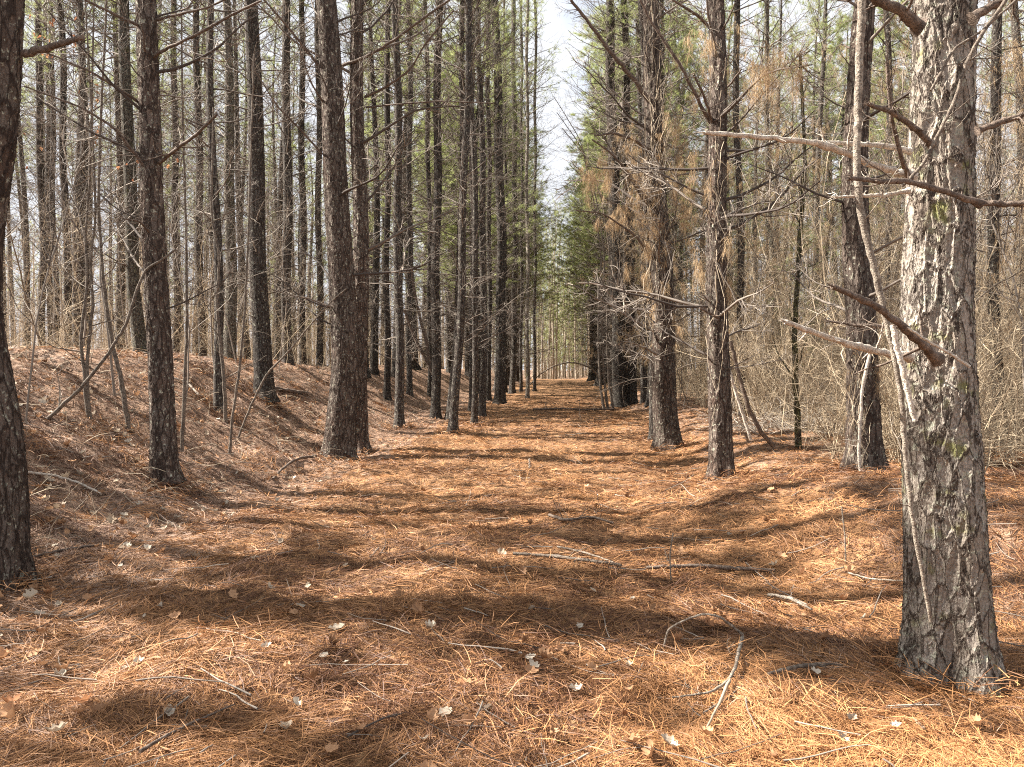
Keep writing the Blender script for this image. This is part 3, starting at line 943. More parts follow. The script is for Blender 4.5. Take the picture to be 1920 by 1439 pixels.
T47, d47, _, _ = pine("sturdy dark pine in the brush just behind the big lichened pine's broken branches", (1620, 884), 60,
     [(1614, 760), (1608, 600), (1602, 480), (1606, 330), (1618, 160), (1628, 0)], 38, dense=1, own=True, branches=36, brange=(1.6, 9), Lm=1.5)
pine("dark pine rising in the brush beyond the upright plated pine", (1395, 790), 14, [(1390, 600), (1384, 300), (1380, 0)], 11, d=20, **RK)
pine("thin greenish trunk in the brush between plated pine and mossy stem", (1448, 770), 10, [(1446, 480), (1436, 200), (1440, 0)], 8, d=22, bark_m=M_BARK_PALE, **RK)
pine("pale trunk leaning through brush outside the big lichened pine", (1880, 860), 22, [(1872, 640), (1862, 400), (1866, 150), (1870, 0)], 16, d=12, **RK)
pine("slim dark trunk behind the gap beside the big lichened pine", (1668, 800), 12, [(1664, 480), (1668, 200), (1660, 0)], 10, d=19, **RK)

# ------------------------------------------------------------------ pines of the rest of the plantation (copies sharing meshes)
PR = []
for i in range(7):
    rg = np.random.default_rng(500 + i)
    hgt = 19.0
    zz = np.linspace(0, hgt, 60)
    C = np.column_stack([0.10 * np.sin(zz * 0.35 + rg.uniform(0, 6)) * zz / 8, 0.10 * np.sin(zz * 0.3 + rg.uniform(0, 6)) * zz / 8, zz])
    C[:, :2] -= C[0, :2]
    Rr = 0.15 * (1 - zz / hgt) ** 0.75 + 0.015
    tm = trunk_mesh("trunk", C, Rr, M_BARK_MID, 12, rg=rg)
    cf = lambda v, C=C: (float(np.interp(v, C[:, 2], C[:, 0])), float(np.interp(v, C[:, 2], C[:, 1])))
    cm = bare_crown(cf, 1.0, 14.5, 120, rg, 2.8, 0.12, ter=5, elev=(0.0, 0.95)).mesh("branch_crown", M_TWIG)
    z0 = 10.5 if i < 5 else 5.0
    wb, nb = green_crown(z0, hgt - 0.2, 58 if i < 5 else 140, rg, 2.3 if i < 5 else 3.5, 6 if i < 5 else 11, 15 if i < 5 else 24, 0.19, 0.0042)
    PR.append((tm, cm, wb.mesh("crown", M_TWIG), nb.mesh("foliage", M_GREEN)))


def between(px_, d):
    """the hand-placed trunks either side on screen, by short names"""
    L = [("crest trio", 94), ("wavy stems", 166), ("curved pine", 266), ("bankfoot pine", 300), ("mossy pine", 430), ("broad bank pine", 490),
         ("rugged pine", 640), ("slim pair", 740), ("lone pine", 818), ("pine cluster", 870), ("row's largest", 938), ("pale pine", 989), ("path end", 1060),
         ("pathside pine", 1155), ("shaggy pine", 1240), ("plated pine", 1347), ("mossy stem", 1495), ("brush pine", 1610), ("lichened pine", 1770)]
    a = [q for q in L if q[1] <= px_]; b = [q for q in L if q[1] > px_]
    if not a: return "beyond " + b[0][0]
    if not b: return "beyond " + a[-1][0]
    return "between " + a[-1][0] + " and " + b[0][0]


def scatter_pine(x, y, i, label, group, s=None):
    root = bpy.data.objects.new("pine_tree", None)
    COL.objects.link(root)
    root.location = (x, y, hz(x, y) - 0.05)
    sc_ = s or RNG.uniform(0.8, 1.1)
    root.rotation_euler = (RNG.normal(0, 0.02), RNG.normal(0, 0.02), RNG.uniform(0, 6.28))
    wide = 1.45 if (i > 4 and y > 30) else RNG.uniform(0.75, 1.1)
    root.scale = (sc_ * wide, sc_ * wide, RNG.uniform(0.9, 1.08))
    tag(root, label, "tree", group)
    for me, nm in zip(PR[i], ("trunk", "branch_crown", "crown", "foliage")):
        link(nm, me, root)


cnt = {}
taken = [(t[0], t[2]) for t in TREES]
ORD = "first second third fourth fifth sixth seventh eighth ninth tenth eleventh twelfth".split()
adj = {0: "near", 1: "midway", 2: "distant", 3: "farthest"}
for row in range(-12, 13):
    if row == 0: continue
    for kx in range(34):
        yy = 13 + kx * 2.9 + RNG.normal(0, 0.45)
        uu = (abs(row) - 1) * 3.0 * (1 if row > 0 else -1) + (3.3 if row > 0 else -3.5) + RNG.normal(0, 0.3)
        xx = uu + 0.0625 * yy - 0.2
        sx = 960 + xx / yy * F
        if yy > 72 or sx < -60 or sx > 1980: continue
        if RNG.random() < (0.12 if abs(row) == 1 and yy > 34 else (0.36 if row < 0 else 0.34)) + (0.3 if yy > 45 and abs(row) > 3 else 0): continue
        if row < 0 and yy < 24 and sx < 1000: continue
        if row > 0 and yy < 17 : continue
        if any(abs(tx - sx) < 9 and abs(td - yy) < 8 for tx, td in taken): continue
        if row > 0 and row <= 2 and yy < 24: continue
        bnd = 0 if yy < 20 else (1 if yy < 32 else (2 if yy < 50 else 3))
        g = between(sx, yy)
        lb = f"{adj[bnd]} pine in {ORD[abs(row) - 1]} row from the path {g}"
        scatter_pine(xx, yy, int(RNG.integers(5, 7)) if abs(row) <= 2 and yy > 33 else (int(RNG.integers(0, 5)) if row < 0 or RNG.random() < 0.8 else 5), lb, f"{adj[bnd]} pines {g}")
SHD = []
for i in range(3):
    rg = np.random.default_rng(640 + i)
    wb, nb = green_crown(8.0, 18.5, 26, rg, 3.0, 11, 36, 0.17, 0.007)
    SHD.append((PR[i][0], wb.mesh("crown", M_TWIG), nb.mesh("foliage", M_GREEN)))
# unseen pines added beside the viewpoint to throw dappled shade across the path
for k_, (x_, y_, h_) in enumerate(((-12.5, 5.0, 0.62), (-12.2, 8.0, 1), (-9.8, 6.2, 0.5), (-16.5, 1.6, 0.9), (-11.0, -1.2, 1), (-15.2, 9.6, 1), (-17.5, 7.8, 1), (-7.4, -2.4, 1), (-19.5, 5.6, 1), (-8.4, 8.4, 0.9), (-10.4, 3.4, 0.52), (-14.2, 0.2, 1), (-21.5, 7.0, 1), (-12.4, 11.5, 1))):
    root = bpy.data.objects.new("pine_tree", None); COL.objects.link(root)
    root.location = (x_, y_, hz(x_, y_) - 0.05); root.rotation_euler = (0, 0, RNG.uniform(0, 6.28)); root.scale = (h_, h_, h_)
    tag(root, "unseen pine added beside the viewpoint to shade the path", "tree", "unseen shade pines beside the viewpoint")
    for me, nm in zip(SHD[k_ % 3], ("trunk", "crown", "foliage")): link(nm, me, root)

# ------------------------------------------------------------------ far wood: one mass of thin stems and crowns
mb = MB(); nb = MB()
nfar = 560
yy = RNG.uniform(74, 125, nfar); xx = yy * RNG.uniform(-0.95, 0.95, nfar)
zz = H(xx, yy)
S = np.column_stack([xx, yy, zz]); Lh = RNG.uniform(12, 20, nfar)
P = grow(S, np.tile([0, 0, 1.0], (nfar, 1)), Lh, 8, 0.02, 0.0)
tubes(mb, P, RNG.uniform(0.08, 0.17, nfar)[:, None] * np.linspace(1, 0.15, 8)[None], 6)
s, d_, t = kids(P, 22, 0.1, 0.98, 0.7, 1.3)
Pk = grow(s, d_, RNG.uniform(0.8, 3.0, len(s)), 5, 0.12, 0.06)
tubes(mb, Pk, np.linspace(0.018, 0.006, 5)[None] * np.ones((len(s), 1)), 3)
hi = t > 0.45
s2, d2_, _ = kids(Pk[hi], 5, 0.3, 1.0, 0.2, 0.9)
needles(nb, s2, d2_, 5, 0.35, 0.012, 0.8)
s3, d3_, _ = kids(Pk[~hi], 5, 0.3, 1.0, 0.3, 1.0)
tubes(mb, grow(s3, d3_, RNG.uniform(0.3, 1.2, len(s3)), 4, 0.2, 0.03), np.linspace(0.008, 0.004, 4)[None] * np.ones((len(s3), 1)), 3)
ne = 150
ye = RNG.uniform(78, 118, ne); xe = 0.0625 * ye + RNG.normal(0, 5, ne)
Pe = grow(np.column_stack([xe, ye, H(xe, ye)]), np.tile([0, 0, 1.0], (ne, 1)), RNG.uniform(9, 19, ne), 8, 0.03, 0.0)
tubes(mb, Pe, RNG.uniform(0.06, 0.12, ne)[:, None] * np.linspace(1, 0.15, 8)[None], 6)
s, d_, t = kids(Pe, 34, 0.08, 1.0, 0.6, 1.3)
Pk2 = grow(s, d_, RNG.uniform(0.8, 2.2, len(s)), 5, 0.12, 0.06)
tubes(mb, Pk2, np.linspace(0.016, 0.006, 5)[None] * np.ones((len(s), 1)), 3)
s2, d2_, _ = kids(Pk2, 5, 0.2, 1.0, 0.2, 0.9)
needles(nb, s2, d2_, 7, 0.32, 0.012, 0.8)
wood = tag(link("far_woods", mb.mesh("far_woods", M_FAR)), "hazy mass of bare trunks and branches closing the view beyond the plantation", kind='stuff')
wf = link("far_foliage", nb.mesh("far_foliage", M_GREEN)); tag(wf, "distant soft green pine foliage above the end of the path", kind='stuff')

# ------------------------------------------------------------------ deciduous saplings, shrubs, vines
def sapling_meshes(seed, h, stems, m, lean=0.12, r0=0.012, sec=12, ter=5):
    rg = np.random.default_rng(seed)
    mb = MB()
    D = np.tile([0, 0, 1.0], (stems, 1)) + rg.normal(0, lean, (stems, 3)) * np.array([1, 1, 0])
    S = rg.normal(0, 0.06 if stems > 1 else 0, (stems, 3)) * np.array([1, 1, 0])
    L = h * rg.uniform(0.6, 1.0, stems)
    P = grow(S, D, L, 12, 0.10, 0.02, rg)
    tubes(mb, P, r0 * rg.uniform(0.7, 1.2, stems)[:, None] * np.linspace(1, 0.2, 12)[None], 5)
    s, d, t = kids(P, sec, 0.2, 1.0, 0.5, 1.1, rg)
    L2 = h * 0.30 * rg.uniform(0.3, 1, len(s)) * (1.15 - 0.7 * t)
    P2 = grow(s, d, L2, 7, 0.14, 0.05, rg)
    tubes(mb, P2, r0 * 0.4 * np.linspace(1, 0.3, 7)[None] * np.ones((len(s), 1)) + 0.001, 3)
    s, d, t = kids(P2, ter, 0.2, 1.0, 0.4, 1.1, rg)
    P3 = grow(s, d, h * 0.09 * rg.uniform(0.3, 1.2, len(s)), 5, 0.2, 0.02, rg)
    tubes(mb, P3, np.linspace(0.0026, 0.0012, 5)[None] * np.ones((len(s), 1)), 3)
    return mb, P2, P3


SHR = []
for i in range(6):
    mb, P2, P3 = sapling_meshes(700 + i, 2.6 + 0.4 * (i % 3), 9, M_TWIG_TAN, lean=0.32, r0=0.008, sec=9, ter=5)
    SHR.append(mb.mesh("stem_tangle", M_BRUSH))
SAPM = []
for i in range(6):
    mb, P2, P3 = sapling_meshes(740 + i, 6.0 + (i % 3), 1, M_TWIG, lean=0.16, r0=0.017, sec=26, ter=6)
    SAPM.append(mb.mesh("sapling_stem", M_TWIG if i % 2 else M_TWIG_TAN))
# young pines with green needles low down, among the brush
YP = []
for i in range(3):
    rg = np.random.default_rng(790 + i)
    wb, nb = green_crown(1.2, 9.0, 40, rg, 1.7, 6, 10, 0.17, 0.0032)
    zz = np.linspace(0, 9, 24)
    tm = trunk_mesh("trunk", np.column_stack([0.05 * np.sin(zz), 0.05 * np.cos(zz * 0.8) - 0.05, zz]), 0.06 * (1 - zz / 9.3), M_BARK_MOSS, 8, rg=rg)
    YP.append((tm, wb.mesh("crown", M_TWIG), nb.mesh("foliage", M_GREEN)))


def place(name, me, x, y, label, cat, group, s=1.0, rz=None):
    o = link(name, me)
    o.location = (x, y, hz(x, y) - 0.03)
    o.scale = (s, s, s)
    o.rotation_euler = (0, 0, RNG.uniform(0, 6.28) if rz is None else rz)
    tag(o, label, cat, group)
    return o


for i in range(110):
    yy = RNG.uniform(8.5, 38); uu = RNG.uniform(4.2, 4.2 + 0.55 * yy)
    xx = uu + 0.0625 * yy - 0.2
    sx = 960 + xx / yy * F
    if sx > 2000: continue
    g = between(sx, yy)
    bnd = 0 if yy < 16 else (1 if yy < 26 else 2)
    place("bare_shrub", SHR[i % 6], xx, yy, f"{adj[bnd]} tan leafless shrub {g}", "shrub", f"{adj[bnd]} bare shrubs {g}", RNG.uniform(0.7, 1.4))
for i in range(26):
    yy = RNG.uniform(16, 45); uu = -RNG.uniform(7.5, 7.5 + 0.5 * yy)
    xx = uu + 0.0625 * yy - 0.2
    sx = 960 + xx / yy * F
    if sx < -40: continue
    g = between(sx, yy)
    bnd = 1 if yy < 28 else 2
    place("bare_shrub", SHR[i % 6], xx, yy, f"{adj[bnd]} leafless bank top shrub {g}", "shrub", f"{adj[bnd]} bank top shrubs {g}", RNG.uniform(0.6, 1.0))
for i in range(110):
    if i % 5 < 3:
        yy = RNG.uniform(9.5, 34); uu = RNG.uniform(3.8, 4 + 0.6 * yy)
    else:
        yy = RNG.uniform(17, 45); uu = -RNG.uniform(6.5, 5 + 0.5 * yy)
    xx = uu + 0.0625 * yy - 0.2
    sx = 960 + xx / yy * F
    if sx > 2000 or sx < -60: continue
    g = between(sx, yy)
    bnd = 0 if yy < 16 else (1 if yy < 28 else 2)
    place("bare_sapling", SAPM[i % 6], xx, yy, f"{adj[bnd]} tall bare sapling {g}", "sapling", f"{adj[bnd]} bare saplings {g}", RNG.uniform(0.8, 1.3))
for (xx, yy, sc_, lb) in ((-5.2, 8.2, 0.7, "small twiggy sapling on the bank beyond the bankfoot pine"), (-6.6, 9.6, 0.9, "forked twiggy sapling by the wavy stems"), (-7.6, 8.6, 0.8, "twiggy sapling near the slanted pole's foot"),
                         (-4.9, 11.5, 0.75, "twiggy sapling between bankfoot pine and rugged pine"), (-7.0, 12.5, 1.0, "tall twiggy sapling behind the mossy footed curved stem"), (-5.6, 14.5, 0.9, "twiggy sapling just behind the short thick footed pine"),
                         (-8.8, 10.8, 0.9, "twiggy sapling on the crest's outer end"), (-6.1, 17.0, 1.0, "twiggy sapling below the broad bank pine")):
    place("bare_sapling", SAPM[int(RNG.integers(0, 3)) * 2 + 1], xx, yy, lb, "sapling", "bare saplings on the bank", sc_)
for i in range(34):
    yy = RNG.uniform(19, 60)
    if i % 3:
        uu = RNG.uniform(6, 4 + 0.5 * yy)
    else:
        uu = -RNG.uniform(9, 6 + 0.5 * yy); yy += 8
    xx = uu + 0.0625 * yy - 0.2
    sx = 960 + xx / yy * F
    if sx > 1980 or sx < -40: continue
    g = between(sx, yy)
    root = bpy.data.objects.new("young_pine", None); COL.objects.link(root)
    root.location = (xx, yy, hz(xx, yy) - 0.03); s = RNG.uniform(0.7, 1.15); root.scale = (s, s, s); root.rotation_euler = (0, 0, RNG.uniform(0, 6.28))
    bnd = 1 if yy < 28 else (2 if yy < 44 else 3)
    tag(root, f"{adj[bnd]} young green pine {g}", "tree", f"{adj[bnd]} young green pines {g}")
    for me, nm in zip(YP[i % 3], ("trunk", "crown", "foliage")): link(nm, me, root)

# low tangled undergrowth (nobody could count it)
mb = MB()
n_ = 9500
yy = 9.5 + 30 * RNG.random(n_) ** 1.3; uu = 4.5 + (0.62 * yy) * RNG.random(n_) ** 1.1
xx = uu + 0.0625 * yy - 0.2
dn = fbm(xx, yy, 0.5, 3) + 0.1 * (uu - 3.4)
k_ = dn > 0.0
xx, yy = xx[k_], yy[k_]
S = np.column_stack([xx, yy, H(xx, yy)])
D = nrm(RNG.normal(0, 0.8, (len(xx), 3)) * np.array([1, 1, 0]) + np.array([0, 0, 0.9]))
P = grow(S, D, RNG.uniform(0.5, 2.2, len(xx)), 8, 0.16, -0.12)
tubes(mb, P, np.linspace(0.0035, 0.0013, 8)[None] * (0.5 + 2.2 * RNG.random((len(xx), 1)) ** 3), 3)
s, d_, t = kids(P, 2, 0.3, 0.95, 0.4, 1.1)
tubes(mb, grow(s, d_, RNG.uniform(0.15, 0.5, len(s)), 5, 0.2, -0.05), np.linspace(0.0022, 0.001, 5)[None] * np.ones((len(s), 1)), 3)
tag(link("undergrowth", mb.mesh("undergrowth", M_BRUSH)), "tangled pale dead stems filling the ground beyond the path's edge", kind='stuff')
mb = MB()
n_ = 2600
yy = 5 + 26 * RNG.random(n_) ** 1.2; uu = -(3.8 + 0.5 * yy * RNG.random(n_))
xx = uu + 0.0625 * yy - 0.2
S = np.column_stack([xx, yy, H(xx, yy)])
D = nrm(RNG.normal(0, 1, (n_, 3)) * np.array([1, 1, 0]) + np.array([0, 0, 0.5]))
P = grow(S, D, RNG.uniform(0.15, 0.6, n_), 6, 0.16, -0.12)
tubes(mb, P, np.linspace(0.003, 0.0013, 6)[None] * RNG.uniform(0.7, 1.5, (n_, 1)), 3)
tag(link("bank_undergrowth", mb.mesh("bank_undergrowth", M_TWIG_TAN)), "thin dry twigs and stems poking from the bank", kind='stuff')

def thicket(name, xx, yy, hlo, hhi, m, label, r=0.008, k1=10, k2=3, up=0.02, wob=0.09):
    mb = MB()
    S = np.column_stack([xx, yy, H(xx, yy)]); M = len(xx)
    D = nrm(RNG.normal(0, 0.38, (M, 3)) * np.array([1, 1, 0]) + np.array([0, 0, 1.0]))
    Lh = hlo + (hhi - hlo) * RNG.random(M) ** 1.6
    P = grow(S, D, Lh, 9, wob, up)
    tubes(mb, P, r * (0.4 + Lh / hhi)[:, None] * np.linspace(1, 0.3, 9)[None], 4)
    s, d, t = kids(P, k1, 0.1, 1.0, 0.4, 1.2)
    P2 = grow(s, d, np.repeat(Lh, k1) * RNG.uniform(0.08, 0.34, len(s)), 6, 0.17, 0.02)
    tubes(mb, P2, r * 0.34 * np.linspace(1, 0.4, 6)[None] * np.ones((len(s), 1)), 3)
    s, d, t = kids(P2, k2, 0.2, 1.0, 0.4, 1.2)
    P3 = grow(s, d, RNG.uniform(0.1, 0.5, len(s)), 4, 0.2, 0.0)
    tubes(mb, P3, r * 0.2 * np.linspace(1, 0.5, 4)[None] * np.ones((len(s), 1)), 3)
    return tag(link(name, mb.mesh(name, m)), label, kind='stuff')


n_ = 1500
yy = RNG.uniform(10, 42, n_); uu = 4.0 + 0.60 * yy * RNG.random(n_)
thicket("thicket", uu + 0.0625 * yy - 0.2, yy, 0.8, 8.0, M_BRUSH, "dense tan tangle of thin stems filling the woods beyond the path", r=0.0065, k1=12, k2=3, wob=0.13)
n_ = 1200
yy = RNG.uniform(19, 60, n_); uu = -(6.5 + 0.62 * yy * RNG.random(n_))
thicket("bank_thicket", uu + 0.0625 * yy - 0.2, yy, 0.8, 5.5, M_BRUSH, "thin pale stems filling the woods behind the bank", r=0.0065, k1=11, k2=3, wob=0.13)
n_ = 1500
yy = RNG.uniform(58, 100, n_); xx = yy * RNG.uniform(-0.85, 0.85, n_)
k_ = (np.abs(U(xx, yy)) > 2.2) | (yy > 68)
thicket("far_thicket", xx[k_], yy[k_], 1.5, 11, M_FAR, "far brush closing the woods at eye level", r=0.016, k1=12, k2=2)

# hanging dead needles and vines on the far side's trees (parts of their trees)
def drape(root, d, pts, n, spread, per=14, nl=0.16):
    """tan dead needles caught on the branches round photo points, local to root"""
    nb_ = MB()
    org = np.array(root.location)
    for (x_, y_, r_) in pts:
        c = at(x_, y_, d) - org
        rr = r_ * d / F
        K = max(3, n // 5)
        cc = c + RNG.normal(0, 1, (K, 3)) * np.array([rr, rr * 1.1, rr]) * 1.35
        S = np.repeat(cc, 6, axis=0) + RNG.normal(0, 1, (K * 6, 3)) * np.array([0.035, 0.035, 0.11])
        needles(nb_, S, np.tile([0, 0, -1.0], (K * 6, 1)), per, nl * 1.1, 0.0011 + 0.00008 * d, spread, 0.5)
    o = link("needles", nb_.mesh("needles", M_BROWN_N), root)
    o["label"] = "tan dead needles hung in the branches"


drape(T40, d40 - 0.2, [(1150, 350, 26), (1185, 330, 26), (1205, 420, 24), (1225, 360, 22), (1245, 320, 26), (1290, 330, 28), (1300, 300, 20), (1215, 470, 22), (1245, 250, 26), (1240, 540, 20), (1180, 390, 18),
                       (1120, 345, 12), (1235, 620, 16), (1260, 420, 22), (1275, 180, 24)], 42, 0.6)
drape(T41, d41 - 0.1, [(1330, 480, 16), (1362, 530, 9), (1315, 320, 16), (1300, 60, 16)], 22, 0.6)
drape(T47, d47 - 0.1, [(1445, 110, 14), (1500, 130, 14), (1425, 150, 10), (1620, 700, 9), (1612, 760, 7)], 22, 0.9)


def vines(root, d, x0, x1, ytop, ybot, n):
    mb_ = MB(); org = np.array(root.location)
    for i in range(n):
        xa = RNG.uniform(x0, x1); ya = RNG.uniform(ytop, ytop + 0.6 * (ybot - ytop)); yb = min(ybot, ya + RNG.uniform(90, 330))
        m_ = 9
        P = np.array([at(xa + RNG.normal(0, 4) + 10 * math.sin(j * 0.8 + i), ya + (yb - ya) * j / (m_ - 1), d - 0.25 + RNG.normal(0, 0.12)) for j in range(m_)]) - org
        tubes(mb_, P[None], np.linspace(0.006, 0.0025, m_)[None] * RNG.uniform(0.5, 1.3), 4)
    o = link("vines", mb_.mesh("vines", M_TWIG_TAN), root)
    o["label"] = "dead vines hanging along the trunk"


vines(T40, d40, 1205, 1262, -40, 800, 46)
vines(T41, d41, 1328, 1366, 100, 850, 12)
vines(T47, d47, 1585, 1632, 560, 910, 12)

# brush pile between the upright plated pine and the sturdy one
b = hit(1500, 812)
mb = MB(); k_ = 170
a_ = RNG.uniform(0, 6.28, k_); r_ = 0.9 * RNG.random(k_) ** 0.6
S = np.column_stack([r_ * np.cos(a_) * 1.5, r_ * np.sin(a_), np.full(k_, 0.02)])
D = nrm(RNG.normal(0, 1, (k_, 3)) * np.array([1, 1, 0.3]) + np.array([0, 0, 0.75]))
P = grow(S, D, RNG.uniform(0.4, 1.5, k_), 9, 0.2, -0.10)
P[:, :, 2] = np.maximum(P[:, :, 2], 0.01)
tubes(mb, P, np.linspace(1, 0.35, 9)[None] * RNG.uniform(0.003, 0.009, (k_, 1)), 5)
s2, d2_, t = kids(P, 5, 0.2, 1.0, 0.4, 1.2)
tubes(mb, grow(s2, d2_, RNG.uniform(0.1, 0.45, len(s2)), 5, 0.2, 0.0), np.linspace(0.003, 0.0012, 5)[None] * np.ones((len(s2), 1)), 3)
o = link("brush_pile", mb.mesh("brush_pile", M_WOODLIGHT)); o.location = (b[0], b[1] + 0.6, hz(b[0], b[1] + 0.6))
tag(o, "heap of bleached dead brush on the ground by the mossy yellow green stem", "brush pile")
# thick dark vines and bowed stems looping through the brush
VL = ["dark looping vine in the brush", "bowed dark stem in the brush", "slanting grey stem in the brush"]
for i in range(26):
    yy = RNG.uniform(9.5, 22); uu = RNG.uniform(4.2, 4.2 + 0.5 * yy); xx = uu + 0.0625 * yy - 0.2
    sx = 960 + xx / yy * F
    if sx > 1960: continue
    rg = np.random.default_rng(960 + i); mb = MB()
    D = np.array([[rg.normal(0, 0.35), rg.normal(0, 0.35), 1.0]])
    P = grow(np.zeros((1, 3)), D, rg.uniform(3.5, 8), 22, 0.13, [0.03, -0.06, 0.0][i % 3], rg)
    tubes(mb, P, (rg.uniform(0.010, 0.026) * np.linspace(1, 0.3, 22))[None], 6)
    s2, d2_, t = kids(P, 16, 0.15, 1.0, 0.4, 1.2, rg)
    P2 = grow(s2, d2_, rg.uniform(0.4, 1.6, 16), 8, 0.2, 0.0, rg)
    tubes(mb, P2, np.linspace(0.006, 0.002, 8)[None] * np.ones((16, 1)), 4)
    s2, d2_, t = kids(P2, 5, 0.2, 1.0, 0.4, 1.2, rg)
    tubes(mb, grow(s2, d2_, rg.uniform(0.1, 0.5, len(s2)), 5, 0.22, 0.0, rg), np.linspace(0.0025, 0.0012, 5)[None] * np.ones((len(s2), 1)), 3)
    g = between(sx, yy)
    place("vine" if i % 3 == 0 else "bare_sapling", mb.mesh("vine", M_POLE), xx, yy, f"{VL[i % 3]} {g}", "vine" if i % 3 == 0 else "sapling", f"bowed stems {g}")

# straw heaped round the feet of the nearer pines
b_ = MB()
for (tx, ty, td, _l) in TREES:
    if td > 20: continue
    c_ = hit(tx, ty) if td < 13.5 else at(tx, ty, td)
    k_ = 900 if td < 6 else 420
    an_ = RNG.uniform(0, 6.28, k_)
    r_ = (0.24 if td > 4.5 else 0.27) + np.abs(RNG.normal(0, 0.13, k_))
    x, y = c_[0] + r_ * np.cos(an_), c_[1] + 0.2 * 0 + r_ * np.sin(an_)
    straw(b_, x, y, 0.16, np.full(k_, 0.0011 + 0.0002 * td), 0.10, 0.35)
tag(link("foot_straw", b_.mesh("foot_straw", M_LITTER, False)), "pine needles heaped round the trunk feet", kind='stuff')

# more dead needles caught along the trunks beyond the path's edge
DRP = []
for i in range(4):
    rg = np.random.default_rng(850 + i); nb_ = MB()
    K = 120
    zc = rg.uniform(1.5, 10, K); az_ = rg.uniform(0, 6.28, K); rr_ = np.abs(rg.normal(0, 0.7, K))
    cc = np.column_stack([rr_ * np.cos(az_), rr_ * np.sin(az_), zc])
    S = np.repeat(cc, 7, axis=0) + rg.normal(0, 1, (K * 7, 3)) * np.array([0.07, 0.07, 0.16])
    needles(nb_, S, np.tile([0, 0, -1.0], (K * 7, 1)), 9, 0.18, 0.0026, 0.7, 0.5, rg)
    DRP.append(nb_.mesh("needles", M_BROWN_N))
for o_ in [o_ for o_ in COL.objects if o_.get("category") == "tree" and o_.parent is None]:
    lx, ly = o_.location.x, o_.location.y
    if 9 < ly < 34 and U(lx, ly) > 2.4 and o_.name != "pine_tree" and RNG.random() < 0.8:
        d_o = link("needles", DRP[int(RNG.integers(0, 4))], o_); d_o.rotation_euler = (0, 0, RNG.uniform(0, 6.28))
        d_o["label"] = "tan dead needles hung in the branches"

# named saplings and stems seen in the photo
def sap(name, label, cat, pts, wpx, m, d=None, twigs=14, tl=0.6, **kw):
    if d is None:
        b = hit(*pts[0]); d = b[1]
    o = px_stick(name, pts, (d, d), wpx, m, twigs=twigs, tl=tl, **kw)
    tag(o, label, cat)
    o.location.z += hz(o.location.x, o.location.y) - o.location.z - 0.02 if cat == "sapling" else 0
    return o


sap("bare_sapling", "wavy bare sapling with a kinked stem on the bank", "sapling", [(168, 785), (160, 740), (158, 690), (150, 640), (158, 580), (165, 520), (160, 440), (168, 340), (172, 200), (176, 0)], (8, 3), M_POLE)
sap("bare_sapling", "second wavy stem entwined with the kinked one on the bank", "sapling", [(170, 786), (162, 700), (166, 640), (176, 560), (168, 500), (180, 400), (174, 250), (160, 0)], (7, 3), M_POLE)
sap("bare_sapling", "curving smooth sapling with greenish foot just inside the wavy pair", "sapling", [(241, 808), (236, 760), (228, 715), (212, 655), (204, 600), (196, 540), (190, 480), (184, 380), (190, 200), (200, 0)], (10, 4), M_POLE)
sap("bare_sapling", "straight thin sapling just inside the bank foot pine", "sapling", [(341, 845), (345, 740), (350, 640), (351, 560), (348, 400), (342, 200), (340, 0)], (8, 3), M_POLE)
sap("bare_sapling", "crooked dark sapling crossing the short thick footed pine", "sapling", [(424, 798), (420, 700), (412, 640), (406, 560), (412, 480), (396, 400), (400, 200)], (8, 3), M_POLE)
sap("bare_sapling", "thin upright sapling rising from the bank beside the slanting rod", "sapling", [(430, 852), (436, 780), (448, 700), (458, 600), (464, 480), (470, 300), (476, 100)], (6, 3), M_POLE)
sap("bare_sapling", "slanting rod like sapling leaning towards the bulky rugged pine", "sapling", [(446, 822), (470, 760), (500, 700), (540, 660), (580, 610), (625, 560), (650, 540)], (5, 2), M_POLE, tl=0.5)
sap("bare_sapling", "mossy yellow green thin stem standing in the brush", "sapling", [(1498, 842), (1495, 760), (1490, 680), (1490, 620), (1494, 540), (1500, 440), (1510, 300), (1500, 100)], (13, 6), M_BARK_MOSS, twigs=16)
for i, (xb, xt, lb) in enumerate(((1131, 1128, "outer thin curving stem of the clump at the path edge"), (1139, 1134, "middle thin curving stem of the clump at the path edge"), (1148, 1144, "inner thick curving stem of the clump at the path edge"))):
    sap("bare_sapling", lb, "sapling", [(xb + 2, 768), (xb - 6, 720), (xb - 9, 660), (xt - 6, 580), (xt, 480), (xt - 14, 380), (xt - 40, 260 + 20 * i), (xt - 90, 180 + 30 * i)], (6, 3.5, 2.5, 1.2), M_POLE, twigs=24, tl=1.2)
sap("arching_sapling", "slender sapling bent in a full arch across the far path", "sapling", [(1128, 735), (1124, 705), (1108, 690), (1085, 681), (1060, 680), (1035, 688), (1012, 702), (985, 730), (950, 752), (920, 762)], (3.5, 1.5), M_POLE, twigs=14, tl=0.9)
